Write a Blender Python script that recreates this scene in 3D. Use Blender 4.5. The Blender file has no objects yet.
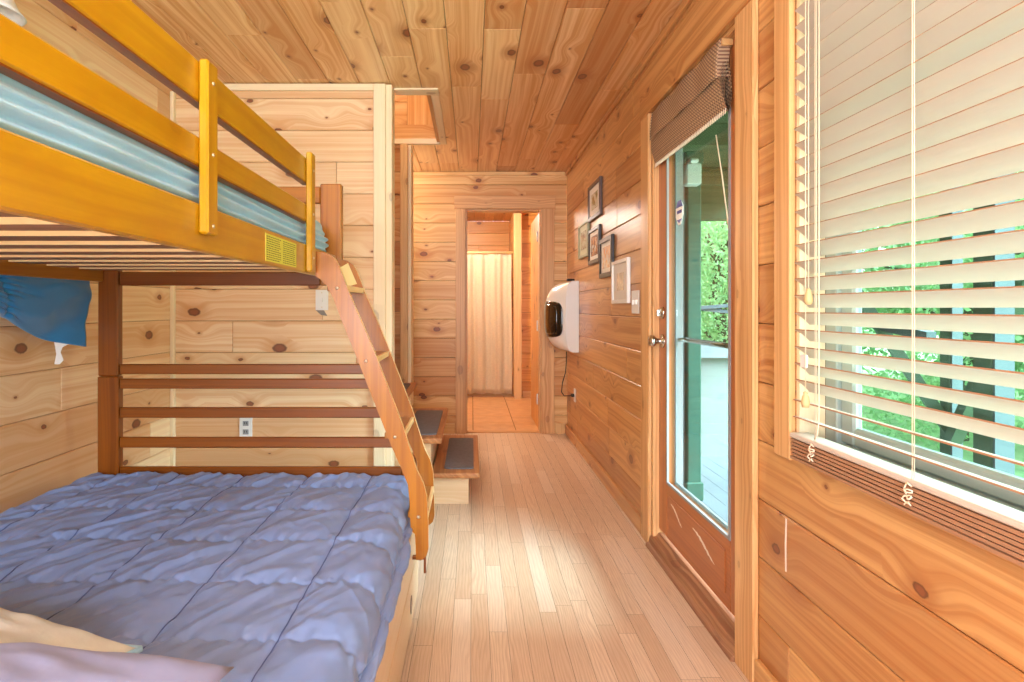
import bpy, bmesh, math, random
from mathutils import Vector, noise, Matrix
random.seed(7)
SC = bpy.context.scene
COL = SC.collection
F = 600.0
CZ = 1.168
def P(x, y, d):
    """a point seen at photograph pixel x, y, a distance d down the room"""
    return Vector(((x-472)*d/F, d, CZ-(y-308)*d/F))

# ------------------------------------------------------------------ materials
def srgb(r, g, b):
    f = lambda c: (c/255/12.92) if c/255 <= .04045 else ((c/255+.055)/1.055)**2.4
    return (f(r), f(g), f(b), 1)

def new_mat(name):
    m = bpy.data.materials.new(name); m.use_nodes = True
    nt = m.node_tree; nt.nodes.clear()
    out = nt.nodes.new('ShaderNodeOutputMaterial')
    b = nt.nodes.new('ShaderNodeBsdfPrincipled')
    nt.links.new(b.outputs[0], out.inputs[0])
    return m, nt, b, out

class N:
    """small helper to write node maths"""
    def __init__(s, nt): s.nt = nt
    def put(s, sock, v):
        if isinstance(v, (int, float)): sock.default_value = v
        elif isinstance(v, tuple): sock.default_value = v
        else: s.nt.links.new(v, sock)
    def math(s, op, a, b=0.0, c=None, clamp=False):
        n = s.nt.nodes.new('ShaderNodeMath'); n.operation = op; n.use_clamp = clamp
        s.put(n.inputs[0], a); s.put(n.inputs[1], b)
        if c is not None: s.put(n.inputs[2], c)
        return n.outputs[0]
    def comb(s, x, y, z=0.0):
        n = s.nt.nodes.new('ShaderNodeCombineXYZ')
        s.put(n.inputs[0], x); s.put(n.inputs[1], y); s.put(n.inputs[2], z); return n.outputs[0]
    def noise(s, vec, scale, detail=2.0, rough=.5, dist=0.0):
        n = s.nt.nodes.new('ShaderNodeTexNoise'); n.inputs['Scale'].default_value = scale
        n.inputs['Detail'].default_value = detail; n.inputs['Roughness'].default_value = rough
        n.inputs['Distortion'].default_value = dist; s.put(n.inputs['Vector'], vec); return n.outputs[0]
    def ramp(s, f, lo, hi, a=0.0, b=1.0, smooth=False):
        n = s.nt.nodes.new('ShaderNodeMapRange')
        if smooth: n.interpolation_type = 'SMOOTHSTEP'
        s.put(n.inputs[0], f); n.inputs[1].default_value = lo; n.inputs[2].default_value = hi
        n.inputs[3].default_value = a; n.inputs[4].default_value = b; return n.outputs[0]
    def mix(s, f, a, b, mode='MIX'):
        n = s.nt.nodes.new('ShaderNodeMix'); n.data_type = 'RGBA'; n.blend_type = mode
        s.put(n.inputs[0], f); s.put(n.inputs[6], a); s.put(n.inputs[7], b); return n.outputs[2]

def wood(name, light, dark, red=None, knots=1.0, rough=.45, ring=45.0, contrast=1.0, tonevar=1.0, knotcol=(78, 40, 22), coat=0.0, patchy=0.0):
    m, nt, b, out = new_mat(name); k = N(nt)
    uv = nt.nodes.new('ShaderNodeUVMap'); uv.uv_map = 'UVMap'
    sep = nt.nodes.new('ShaderNodeSeparateXYZ'); nt.links.new(uv.outputs[0], sep.inputs[0])
    u, v = sep.outputs[0], sep.outputs[1]
    at = nt.nodes.new('ShaderNodeAttribute'); at.attribute_name = 'tone'
    tone = at.outputs['Fac']
    # knots
    vor = nt.nodes.new('ShaderNodeTexVoronoi'); vor.voronoi_dimensions = '2D'; vor.inputs['Scale'].default_value = 1.0
    nt.links.new(k.comb(k.math('MULTIPLY', u, 3.1), k.math('MULTIPLY', v, 5.0)), vor.inputs['Vector'])
    d = vor.outputs['Distance']
    sc = nt.nodes.new('ShaderNodeSeparateColor'); nt.links.new(vor.outputs['Color'], sc.inputs[0])
    sel = k.math('GREATER_THAN', sc.outputs[0], .38)
    size = k.math('MULTIPLY_ADD', k.math('POWER', sc.outputs[1], 2.2), .125, .022)
    dd = k.math('DIVIDE', k.math('ADD', d, k.math('MULTIPLY', k.math('SUBTRACT', k.noise(k.comb(u, v), 55, 3), .5), .05)), size)
    knot = k.math('MULTIPLY', k.ramp(dd, .75, 1.05, 1, 0, True), k.math('MULTIPLY', sel, knots))
    halo = k.math('MULTIPLY', k.ramp(dd, .9, 3.2, 1, 0, True), k.math('MULTIPLY', sel, knots))
    warp = k.math('MULTIPLY', k.ramp(d, 0, .45, 1, 0, True), k.math('MULTIPLY', sel, .045*knots))
    # grain rings, stretched down the board and bent round the knots
    big = k.noise(k.comb(k.math('MULTIPLY', u, .9), k.math('MULTIPLY', v, 5)), 1.0, 2)
    vv = k.math('ADD', v, k.math('ADD', warp, k.math('MULTIPLY', big, .05)))
    g1 = k.noise(k.comb(k.math('MULTIPLY', u, .5), k.math('MULTIPLY', vv, ring)), 1.0, 3, .6)
    g2 = k.noise(k.comb(k.math('MULTIPLY', u, 4), k.math('MULTIPLY', v, 420)), 1.0, 2)
    g3 = k.noise(k.comb(k.math('MULTIPLY', u, .8), k.math('MULTIPLY', vv, 14)), 1.0, 2)
    gg = k.ramp(g1, .42, .6, 0, 1)
    fac = k.math('ADD', k.math('MULTIPLY', gg, .75*contrast), k.math('MULTIPLY', k.ramp(g3, .38, .62), .5*contrast), clamp=True)
    c = k.mix(fac, srgb(*light), srgb(*dark))
    red = red or tuple(int(q*.86) for q in dark)
    t = k.math('MULTIPLY', k.ramp(tone, .45, 1.0, 0, .62*tonevar), 1.0)
    c = k.mix(t, c, srgb(*red))
    tl = k.ramp(tone, 0.0, .4, .35*tonevar, 0)
    c = k.mix(tl, c, srgb(*[min(255, int(q*1.07)) for q in light]))
    c = k.mix(k.math('MULTIPLY', g2, .2), c, srgb(*dark))
    if patchy:
        pn = k.ramp(k.noise(k.comb(k.math('MULTIPLY', u, 5), k.math('MULTIPLY', v, 16)), 1.0, 4, .65), .4, .68)
        c = k.mix(k.math('MULTIPLY', pn, patchy), c, srgb(*dark))
    c = k.mix(k.math('MULTIPLY', halo, .6), c, srgb(*red))
    kc = k.mix(k.ramp(dd, .45, .9), srgb(int(knotcol[0]*1.75), int(knotcol[1]*1.75), int(knotcol[2]*1.75)), srgb(*knotcol))
    c = k.mix(k.math('MULTIPLY', knot, .9), c, kc)
    nt.links.new(c, b.inputs['Base Color'])
    b.inputs['Roughness'].default_value = rough
    b.inputs['Coat Weight'].default_value = coat; b.inputs['Coat Roughness'].default_value = .2
    bp = nt.nodes.new('ShaderNodeBump'); bp.inputs['Strength'].default_value = .12; bp.inputs['Distance'].default_value = .003
    nt.links.new(g1, bp.inputs['Height']); nt.links.new(bp.outputs[0], b.inputs['Normal'])
    return m

def plain(name, rgb, rough=.5, metal=0.0, spec=None, sheen=0.0, var=0.0, vscale=8.0, bump=0.0, bscale=60.0, trans=0.0, coat=0.0):
    m, nt, b, out = new_mat(name); k = N(nt)
    tc = nt.nodes.new('ShaderNodeTexCoord')
    c = srgb(*rgb)
    n = k.noise(tc.outputs['Object'], vscale, 4)
    col = k.mix(k.ramp(n, .3, .7, 0, max(var, .02)), c, srgb(*[int(q*.72) for q in rgb]))
    nt.links.new(col, b.inputs['Base Color'])
    b.inputs['Roughness'].default_value = rough; b.inputs['Metallic'].default_value = metal
    if spec is not None: b.inputs['Specular IOR Level'].default_value = spec
    b.inputs['Sheen Weight'].default_value = sheen; b.inputs['Coat Weight'].default_value = coat
    if bump:
        bp = nt.nodes.new('ShaderNodeBump'); bp.inputs['Strength'].default_value = bump; bp.inputs['Distance'].default_value = .002
        nt.links.new(k.noise(tc.outputs['Object'], bscale, 3), bp.inputs['Height']); nt.links.new(bp.outputs[0], b.inputs['Normal'])
    if trans:
        tr = nt.nodes.new('ShaderNodeBsdfTranslucent'); nt.links.new(col, tr.inputs[0])
        mx = nt.nodes.new('ShaderNodeMixShader'); mx.inputs[0].default_value = trans
        nt.links.new(b.outputs[0], mx.inputs[1]); nt.links.new(tr.outputs[0], mx.inputs[2]); nt.links.new(mx.outputs[0], out.inputs[0])
    return m

def glass(name, tint=(230, 245, 238), refl=1.0):
    m, nt, b, out = new_mat(name); nt.nodes.remove(b)
    t = nt.nodes.new('ShaderNodeBsdfTransparent'); t.inputs[0].default_value = srgb(*tint)
    g = nt.nodes.new('ShaderNodeBsdfGlossy'); g.inputs['Roughness'].default_value = .02
    lw = nt.nodes.new('ShaderNodeLayerWeight'); lw.inputs[0].default_value = .5
    pw = nt.nodes.new('ShaderNodeMath'); pw.operation = 'POWER'; pw.inputs[1].default_value = 4.0; nt.links.new(lw.outputs['Facing'], pw.inputs[0])
    f = nt.nodes.new('ShaderNodeMath'); f.operation = 'MULTIPLY_ADD'; f.inputs[1].default_value = .9; f.inputs[2].default_value = .04; nt.links.new(pw.outputs[0], f.inputs[0])
    mm = nt.nodes.new('ShaderNodeMath'); mm.operation = 'MULTIPLY'; mm.inputs[1].default_value = refl*.5
    mx = nt.nodes.new('ShaderNodeMixShader')
    nt.links.new(f.outputs[0], mm.inputs[0]); nt.links.new(mm.outputs[0], mx.inputs[0])
    nt.links.new(t.outputs[0], mx.inputs[1]); nt.links.new(g.outputs[0], mx.inputs[2]); nt.links.new(mx.outputs[0], out.inputs[0])
    return m

M = {}
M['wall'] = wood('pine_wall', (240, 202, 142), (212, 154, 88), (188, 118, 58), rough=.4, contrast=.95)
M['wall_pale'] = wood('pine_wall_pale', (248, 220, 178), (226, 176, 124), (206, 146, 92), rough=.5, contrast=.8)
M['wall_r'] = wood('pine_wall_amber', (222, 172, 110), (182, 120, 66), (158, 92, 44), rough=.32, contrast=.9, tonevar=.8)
M['ceil'] = wood('pine_ceiling', (250, 212, 158), (216, 154, 90), (168, 94, 36), rough=.35, contrast=1.0, tonevar=1.15)
M['bath'] = wood('pine_bathroom', (238, 182, 102), (208, 138, 60), (192, 116, 44), rough=.4, contrast=.7)
M['trim'] = wood('pine_trim', (238, 200, 142), (212, 162, 102), knots=.5, rough=.4, contrast=.8, ring=80)
M['trim_pale'] = wood('pine_trim_pale', (246, 226, 190), (234, 204, 158), knots=.35, rough=.5, contrast=.5, ring=80)
M['trim_pink'] = wood('pine_trim_rosy', (234, 188, 130), (198, 142, 86), knots=.35, rough=.4, contrast=.9, ring=90)
M['sill'] = wood('weathered_threshold', (196, 146, 104), (138, 90, 60), knots=.3, rough=.6, contrast=1.2)
M['door'] = wood('door_varnished', (198, 124, 70), (170, 96, 50), knots=0, rough=.3, contrast=.8, ring=70)
M['gold'] = wood('stained_wood_golden', (204, 156, 16), (176, 122, 4), (164, 104, 4), knots=.18, rough=.3, contrast=.6, tonevar=.3, ring=35, coat=.15, patchy=.55)  # bed wood in three tones, golden, amber and umber, by piece
M['amber'] = wood('stained_wood_amber', (182, 116, 24), (154, 90, 10), (144, 78, 8), knots=.12, rough=.32, contrast=.8, tonevar=.3, ring=70, coat=.08)
M['umber'] = wood('stained_wood_umber', (142, 76, 6), (116, 56, 2), (104, 48, 2), knots=.15, rough=.35, contrast=.8, tonevar=.3, ring=70, coat=.05)
M['edge'] = wood('pale_lit_edge', (252, 224, 168), (240, 200, 138), knots=0, rough=.4, contrast=.4, tonevar=.2)  # light on bed edges put into the colour; the shower rod shares it
M['slat'] = wood('bare_slat', (164, 122, 92), (128, 90, 64), knots=.2, rough=.6, contrast=.9)
M['panel'] = wood('pale_panel', (232, 212, 180), (220, 192, 152), knots=0, rough=.35, contrast=.5)
M['stair'] = wood('stair_tread', (204, 144, 88), (170, 106, 60), (160, 92, 50), knots=.4, rough=.4, contrast=1.0)
M['riser'] = wood('stair_box', (232, 200, 160), (214, 172, 124), knots=.6, rough=.5, contrast=.8)
M['pad'] = plain('stair_pad', (128, 124, 128), .95, var=.35, vscale=40, bump=.8, bscale=300)
M['white'] = plain('white_enamel', (236, 234, 228), .3, coat=.3)
M['plastic'] = plain('white_plastic', (240, 240, 236), .35)
M['black'] = plain('black_gloss', (22, 20, 20), .15, coat=.5)
M['blackm'] = plain('black_rubber', (25, 24, 24), .6)
M['dark'] = plain('gap_dark', (70, 38, 18), .8)
M['dark_pale'] = plain('gap_tan', (150, 104, 66), .8)
M['chrome'] = plain('satin_nickel', (205, 200, 192), .22, 1.0)
M['steel'] = plain('zinc_screw', (225, 215, 195), .3, .9)
M['bolt'] = plain('dark_bolt', (60, 42, 28), .4, .7)
M['quilt'] = plain('quilt_periwinkle', (132, 154, 202), .42, sheen=.0, var=.12, vscale=2.5, bump=.25, bscale=500)
M['quilt_up'] = plain('quilt_sky', (166, 214, 242), .6, sheen=.3, var=.3, vscale=5, bump=.3, bscale=300)
M['quilt_deep'] = plain('quilt_deep_blue', (26, 128, 190), .5, sheen=.3, var=.35, vscale=6, bump=.3, bscale=200)  # deeper blue for the hanging length of the upper comforter
M['stitch'] = plain('stitch_navy', (80, 92, 140), .7)
M['mattress'] = plain('mattress_ticking', (214, 214, 216), .8)
M['pillow'] = plain('pillow_print', (222, 224, 214), .8, sheen=.1, var=.35, vscale=14, bump=.3, bscale=120)
M['pillow_lav'] = plain('pillow_lavender', (146, 150, 186), .7, sheen=.1, var=.15, vscale=6, bump=.2)
M['curtain'] = plain('curtain_linen', (240, 226, 196), .8, sheen=.2, var=.2, vscale=60, trans=.25)
M['cord'] = plain('cotton_cord', (238, 218, 190), .8)
M['tassel'] = plain('wood_tassel', (214, 180, 128), .5)
M['slatw'] = plain('blind_slat', (210, 194, 178), .42, var=.08, vscale=3)
M['stack'] = plain('blind_stack_tan', (170, 124, 92), .5, var=.1)
M['vinyl'] = plain('window_vinyl', (168, 176, 168), .4)
M['label'] = plain('label_yellow', (222, 222, 90), .5)
M['label2'] = plain('label_cream', (240, 222, 150), .5)
M['ink'] = plain('label_ink', (120, 118, 40), .7)
M['blue'] = plain('sticker_blue', (60, 70, 160), .4)
M['glass'] = glass('pane_glass', (230, 240, 236), 1.0)
M['glassw'] = glass('window_glass', (226, 244, 236), .6)
M['porchgreen'] = plain('porch_green_paint', (52, 104, 82), .6, var=.3)
M['porchdark'] = plain('porch_dark_boards', (84, 96, 64), .8, var=.4, vscale=5)
M['porchgrey'] = plain('porch_grey_trim', (158, 160, 160), .6, var=.3, vscale=6)
M['porchwhite'] = plain('porch_white_wall', (148, 150, 140), .7, var=.12)
M['porchfloor'] = plain('porch_grey_floor', (118, 128, 132), .6, var=.2)
M['postblue'] = plain('weathered_post', (96, 104, 108), .7, var=.3, vscale=6)
M['postdark'] = plain('grey_green_post', (92, 106, 84), .8, var=.4, vscale=6)
M['bark'] = plain('bark', (92, 80, 62), .9, var=.5, vscale=10, bump=.6, bscale=30)
M['paint'] = plain('chipped_paint', (238, 222, 204), .6)
M['sconce'] = plain('white_shade', (246, 246, 244), .5, trans=.2)
M['screen_off'] = plain('fire_window', (12, 11, 11), .08, coat=1)
M['frame_black'] = plain('frame_black', (42, 32, 30), .35)
M['frame_brown'] = plain('frame_brown', (92, 72, 66), .4)
M['frame_sage'] = plain('frame_sage', (176, 176, 140), .6, var=.2, vscale=30)
M['mat'] = plain('picture_mat', (238, 232, 220), .7)
M['matsage'] = plain('picture_mat_sage', (196, 194, 160), .7)

def leaf_mat(name, a, b2):
    m, nt, b, out = new_mat(name); k = N(nt)
    tc = nt.nodes.new('ShaderNodeTexCoord')
    n = k.noise(tc.outputs['Object'], 2.2, 4, .7)
    col = k.mix(k.ramp(n, .35, .65), srgb(*a), srgb(*b2))
    nt.links.new(col, b.inputs['Base Color']); b.inputs['Roughness'].default_value = .6
    tr = nt.nodes.new('ShaderNodeBsdfTranslucent'); nt.links.new(col, tr.inputs[0])
    mx = nt.nodes.new('ShaderNodeMixShader'); mx.inputs[0].default_value = .4
    nt.links.new(b.outputs[0], mx.inputs[1]); nt.links.new(tr.outputs[0], mx.inputs[2]); nt.links.new(mx.outputs[0], out.inputs[0])
    return m
M['leaf'] = leaf_mat('leaves_bright', (202, 226, 168), (140, 182, 120))
M['leaf2'] = leaf_mat('leaves_mid', (186, 214, 158), (120, 162, 108))

def lawn_mat():
    m, nt, b, out = new_mat('lawn_dappled'); k = N(nt)
    tc = nt.nodes.new('ShaderNodeTexCoord')
    n = k.noise(tc.outputs['Object'], 3.0, 6, .75); n2 = k.noise(tc.outputs['Object'], .5, 3)
    col = k.mix(k.ramp(n, .35, .65), srgb(178, 204, 146), srgb(122, 156, 104))
    col = k.mix(k.ramp(n2, .5, .7), col, srgb(196, 206, 160))
    nt.links.new(col, b.inputs['Base Color']); b.inputs['Roughness'].default_value = .9
    return m
M['lawn'] = lawn_mat()

def weave_mat():
    m, nt, b, out = new_mat('woven_shade'); k = N(nt)
    tc = nt.nodes.new('ShaderNodeTexCoord'); sep = nt.nodes.new('ShaderNodeSeparateXYZ'); nt.links.new(tc.outputs['Object'], sep.inputs[0])
    y, z = sep.outputs[1], sep.outputs[2]
    a = k.math('SINE', k.math('MULTIPLY', y, 2*math.pi/.018)); c = k.math('SINE', k.math('MULTIPLY', z, 2*math.pi/.013))
    mask = k.ramp(k.math('MULTIPLY', a, c), -.5, .5)
    fine = k.ramp(c, .1, .8)
    col = k.mix(mask, srgb(112, 78, 58), srgb(206, 172, 134))
    col = k.mix(k.math('MULTIPLY', fine, .4), col, srgb(84, 60, 48))
    nt.links.new(col, b.inputs['Base Color']); b.inputs['Roughness'].default_value = .7
    bp = nt.nodes.new('ShaderNodeBump'); bp.inputs['Strength'].default_value = .6; bp.inputs['Distance'].default_value = .003
    nt.links.new(mask, bp.inputs['Height']); nt.links.new(bp.outputs[0], b.inputs['Normal'])
    return m
M['weave'] = weave_mat()

def floor_mat():
    """oak strip laminate: short strips running down the room"""
    m, nt, b, out = new_mat('oak_strip_floor'); k = N(nt)
    uv = nt.nodes.new('ShaderNodeUVMap'); uv.uv_map = 'UVMap'
    sep = nt.nodes.new('ShaderNodeSeparateXYZ'); nt.links.new(uv.outputs[0], sep.inputs[0])
    u, v = sep.outputs[0], sep.outputs[1]   # u down the room, v across
    at = nt.nodes.new('ShaderNodeAttribute'); at.attribute_name = 'tone'; tone = at.outputs['Fac']
    big = k.noise(k.comb(k.math('MULTIPLY', u, 1.6), k.math('MULTIPLY', v, 9)), 1.0, 2)
    vv = k.math('ADD', v, k.math('MULTIPLY', big, .09))
    # cathedral grain: contour lines of a slow field
    g1 = k.math('SINE', k.math('MULTIPLY', vv, 520.0))
    g1 = k.ramp(g1, -.2, .9)
    g2 = k.noise(k.comb(k.math('MULTIPLY', u, 9), k.math('MULTIPLY', v, 380)), 1.0, 2)
    c = k.mix(k.math('MULTIPLY', g1, .5), srgb(226, 200, 172), srgb(196, 162, 130))
    c = k.mix(k.math('MULTIPLY', k.ramp(g2, .45, .7), .5), c, srgb(172, 140, 116))
    c = k.mix(k.ramp(tone, .5, 1, 0, .5), c, srgb(194, 158, 126))
    c = k.mix(k.ramp(tone, 0, .4, .45, 0), c, srgb(232, 214, 196))
    nt.links.new(c, b.inputs['Base Color']); b.inputs['Roughness'].default_value = .34
    b.inputs['Coat Weight'].default_value = .15; b.inputs['Coat Roughness'].default_value = .3
    return m
M['floor'] = floor_mat()

def tile_mat():
    m, nt, b, out = new_mat('bath_tile'); k = N(nt)
    uv = nt.nodes.new('ShaderNodeUVMap'); uv.uv_map = 'UVMap'
    n = k.noise(uv.outputs[0], 9, 4)
    c = k.mix(k.ramp(n, .35, .65), srgb(222, 178, 128), srgb(206, 158, 106))
    nt.links.new(c, b.inputs['Base Color']); b.inputs['Roughness'].default_value = .35
    return m
M['tile'] = tile_mat()

def art_mat(name, cols, seed):
    m, nt, b, out = new_mat(name); k = N(nt)
    tc = nt.nodes.new('ShaderNodeTexCoord')
    mp = nt.nodes.new('ShaderNodeMapping'); mp.inputs['Location'].default_value = (seed, seed*2, seed*3)
    nt.links.new(tc.outputs['Object'], mp.inputs[0])
    n = k.noise(mp.outputs[0], 14, 3); n2 = k.noise(mp.outputs[0], 30, 3)
    c = k.mix(k.ramp(n, .45, .55), srgb(*cols[0]), srgb(*cols[1]))
    c = k.mix(k.ramp(n2, .55, .6), c, srgb(*cols[2]))
    nt.links.new(c, b.inputs['Base Color']); b.inputs['Roughness'].default_value = .25
    return m

# ------------------------------------------------------------------ mesh helpers
WL = {}
def wloc(o):
    return WL.get(o.name, Vector((0, 0, 0)))

class MB:
    def __init__(s):
        s.v = []; s.f = []; s.uv = []; s.tn = []; s.mi = []; s.sm = []
    def face(s, idx, uvs, tone=.45, mi=0, smooth=False):
        s.f.append(idx); s.uv.append(uvs); s.tn.append(tone); s.mi.append(mi); s.sm.append(smooth)
    def poly(s, pts, g=0, off=(0, 0), tone=.45, mi=0):
        """flat face; uv from the grain axis g and the rest"""
        b = len(s.v); s.v.extend([tuple(p) for p in pts])
        o = [i for i in range(3) if i != g]
        s.face(list(range(b, b+len(pts))), [(p[g]+off[0], p[o[0]]+p[o[1]]+off[1]) for p in pts], tone, mi)
    def box(s, x0, x1, y0, y1, z0, z1, g=None, tone=None, mi=0, off=None):
        if x0 > x1: x0, x1 = x1, x0
        if y0 > y1: y0, y1 = y1, y0
        if z0 > z1: z0, z1 = z1, z0
        e = (x1-x0, y1-y0, z1-z0)
        if g is None: g = e.index(max(e))
        off = off or (random.uniform(0, 50), random.uniform(0, 50)); tone = random.random() if tone is None else tone
        b = len(s.v)
        s.v.extend([(x, y, z) for z in (z0, z1) for y in (y0, y1) for x in (x0, x1)])
        o = [i for i in range(3) if i != g]
        for q in ((0, 2, 3, 1), (4, 5, 7, 6), (0, 1, 5, 4), (2, 6, 7, 3), (0, 4, 6, 2), (1, 3, 7, 5)):
            ps = [s.v[b+i] for i in q]
            s.face([b+i for i in q], [(p[g]+off[0], p[o[0]]+p[o[1]]+off[1]) for p in ps], tone, mi)
        return s
    def prism(s, pts, axis, a0, a1, g=2, tone=None, mi=0, off=None, side=None):
        """outline pts (2-D) in the plane across `axis`, pushed from a0 to a1"""
        off = off or (random.uniform(0, 50), random.uniform(0, 50)); tone = random.random() if tone is None else tone
        o = [i for i in range(3) if i != axis]
        def mk(p, a):
            r = [0, 0, 0]; r[axis] = a; r[o[0]] = p[0]; r[o[1]] = p[1]; return tuple(r)
        area = sum(pts[i][0]*pts[(i+1) % len(pts)][1]-pts[(i+1) % len(pts)][0]*pts[i][1] for i in range(len(pts)))
        if (area < 0) != (axis == 1): pts = pts[::-1]
        lo, hi = min(a0, a1), max(a0, a1)
        n = len(pts); b = len(s.v)
        s.v.extend([mk(p, lo) for p in pts]+[mk(p, hi) for p in pts])
        og = [i for i in range(3) if i != g]
        U = lambda i: (s.v[i][g]+off[0], s.v[i][og[0]]+s.v[i][og[1]]+off[1])
        q = [b+i for i in range(n)][::-1]; s.face(q, [U(i) for i in q], tone, mi)
        q = [b+n+i for i in range(n)]; s.face(q, [U(i) for i in q], tone, mi)
        for i in range(n):
            j = (i+1) % n; q = [b+i, b+j, b+n+j, b+n+i]; s.face(q, [U(t) for t in q], tone, mi if side is None else side)
        return s
    def tube(s, pts, r, n=8, tone=.4, mi=0, cap=True):
        pts = [Vector(p) for p in pts]; rs = r if isinstance(r, (list, tuple)) else [r]*len(pts)
        b = len(s.v); L = 0; ls = []
        up = Vector((0, 0, 1))
        prev = None
        for i, p in enumerate(pts):
            t = (pts[min(i+1, len(pts)-1)]-pts[max(i-1, 0)]).normalized()
            if prev is None:
                a = t.cross(up)
                if a.length < 1e-3: a = t.cross(Vector((1, 0, 0)))
                a.normalize()
            else:
                a = (prev - t*prev.dot(t)).normalized()
            prev = a; c = t.cross(a)
            if i: L += (p-pts[i-1]).length
            ls.append(L)
            for k in range(n):
                w = 2*math.pi*k/n
                s.v.append(tuple(p+(a*math.cos(w)+c*math.sin(w))*rs[i]))
        for i in range(len(pts)-1):
            for k in range(n):
                k2 = (k+1) % n
                q = [b+i*n+k, b+i*n+k2, b+(i+1)*n+k2, b+(i+1)*n+k]
                s.face(q, [(ls[i], k/n*.1), (ls[i], (k+1)/n*.1), (ls[i+1], (k+1)/n*.1), (ls[i+1], k/n*.1)], tone, mi, True)
        if cap:
            q = [b+k for k in range(n)][::-1]; s.face(q, [(0, 0)]*n, tone, mi)
            q = [b+(len(pts)-1)*n+k for k in range(n)]; s.face(q, [(0, 0)]*n, tone, mi)
        return s
    def grid(s, fn, nu, nv, mi=0, tone=.4, closeu=False):
        b = len(s.v)
        mu = nu if closeu else nu+1
        for j in range(nv+1):
            for i in range(mu):
                s.v.append(tuple(fn(i/nu, j/nv)))
        for j in range(nv):
            for i in range(nu):
                i2 = (i+1) % mu if closeu else i+1
                q = [b+j*mu+i, b+j*mu+i2, b+(j+1)*mu+i2, b+(j+1)*mu+i]
                s.face(q, [(i/nu, j/nv), ((i+1)/nu, j/nv), ((i+1)/nu, (j+1)/nv), (i/nu, (j+1)/nv)], tone, mi, True)
        return s
    def build(s, name, mats, parent=None, bevel=0.0, seg=1, recalc=False):
        me = bpy.data.meshes.new(name)
        O = wloc(parent) if parent else Vector((0, 0, 0))
        vs = s.v
        own = Vector((0, 0, 0))
        if parent is None:     # stand the origin at the mesh's base
            xs = [p[0] for p in vs]; ys = [p[1] for p in vs]; zs = [p[2] for p in vs]
            own = Vector(((min(xs)+max(xs))/2, (min(ys)+max(ys))/2, min(zs)))
        D = O+own
        me.from_pydata([(p[0]-D[0], p[1]-D[1], p[2]-D[2]) for p in vs], [], s.f)
        uvl = me.uv_layers.new(name='UVMap')
        ca = me.attributes.new('tone', 'FLOAT', 'FACE')
        ca.data.foreach_set('value', s.tn)
        flat = [c for f in s.uv for q in f for c in q]
        uvl.data.foreach_set('uv', flat)
        me.polygons.foreach_set('material_index', s.mi)
        me.polygons.foreach_set('use_smooth', s.sm)
        for m in (mats if isinstance(mats, (list, tuple)) else [mats]): me.materials.append(M[m] if isinstance(m, str) else m)
        if recalc:
            bm = bmesh.new(); bm.from_mesh(me); bmesh.ops.remove_doubles(bm, verts=bm.verts, dist=1e-5); bmesh.ops.recalc_face_normals(bm, faces=bm.faces); bm.to_mesh(me); bm.free()
        me.update()
        o = bpy.data.objects.new(name, me); COL.objects.link(o)
        if parent: o.parent = parent
        else: o.location = own
        WL[o.name] = O+own
        if bevel:
            md = o.modifiers.new('bevel', 'BEVEL'); md.width = bevel; md.segments = seg; md.limit_method = 'ANGLE'; md.angle_limit = .7
            md.harden_normals = False
        return o

def thing(name, loc, label, cat, group=None):
    o = bpy.data.objects.new(name, None); COL.objects.link(o); o.location = loc; WL[o.name] = Vector(loc)
    o['label'] = label; o['category'] = cat
    if group: o['group'] = group
    return o
def tag(o, label, cat, group=None, kind=None):
    o['label'] = label; o['category'] = cat
    if group: o['group'] = group
    if kind: o['kind'] = kind
    return o
def struct(o, label=None, cat=None):
    o['kind'] = 'structure'
    if label: o['label'] = label
    if cat: o['category'] = cat
    return o
def subempty(name, parent, loc):
    o = bpy.data.objects.new(name, None); COL.objects.link(o); o.parent = parent
    o.location = Vector(loc)-wloc(parent); WL[o.name] = Vector(loc); return o

def cuts(lo, hi, extra):
    return sorted({lo, hi} | {e for e in extra if lo < e < hi})

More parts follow.
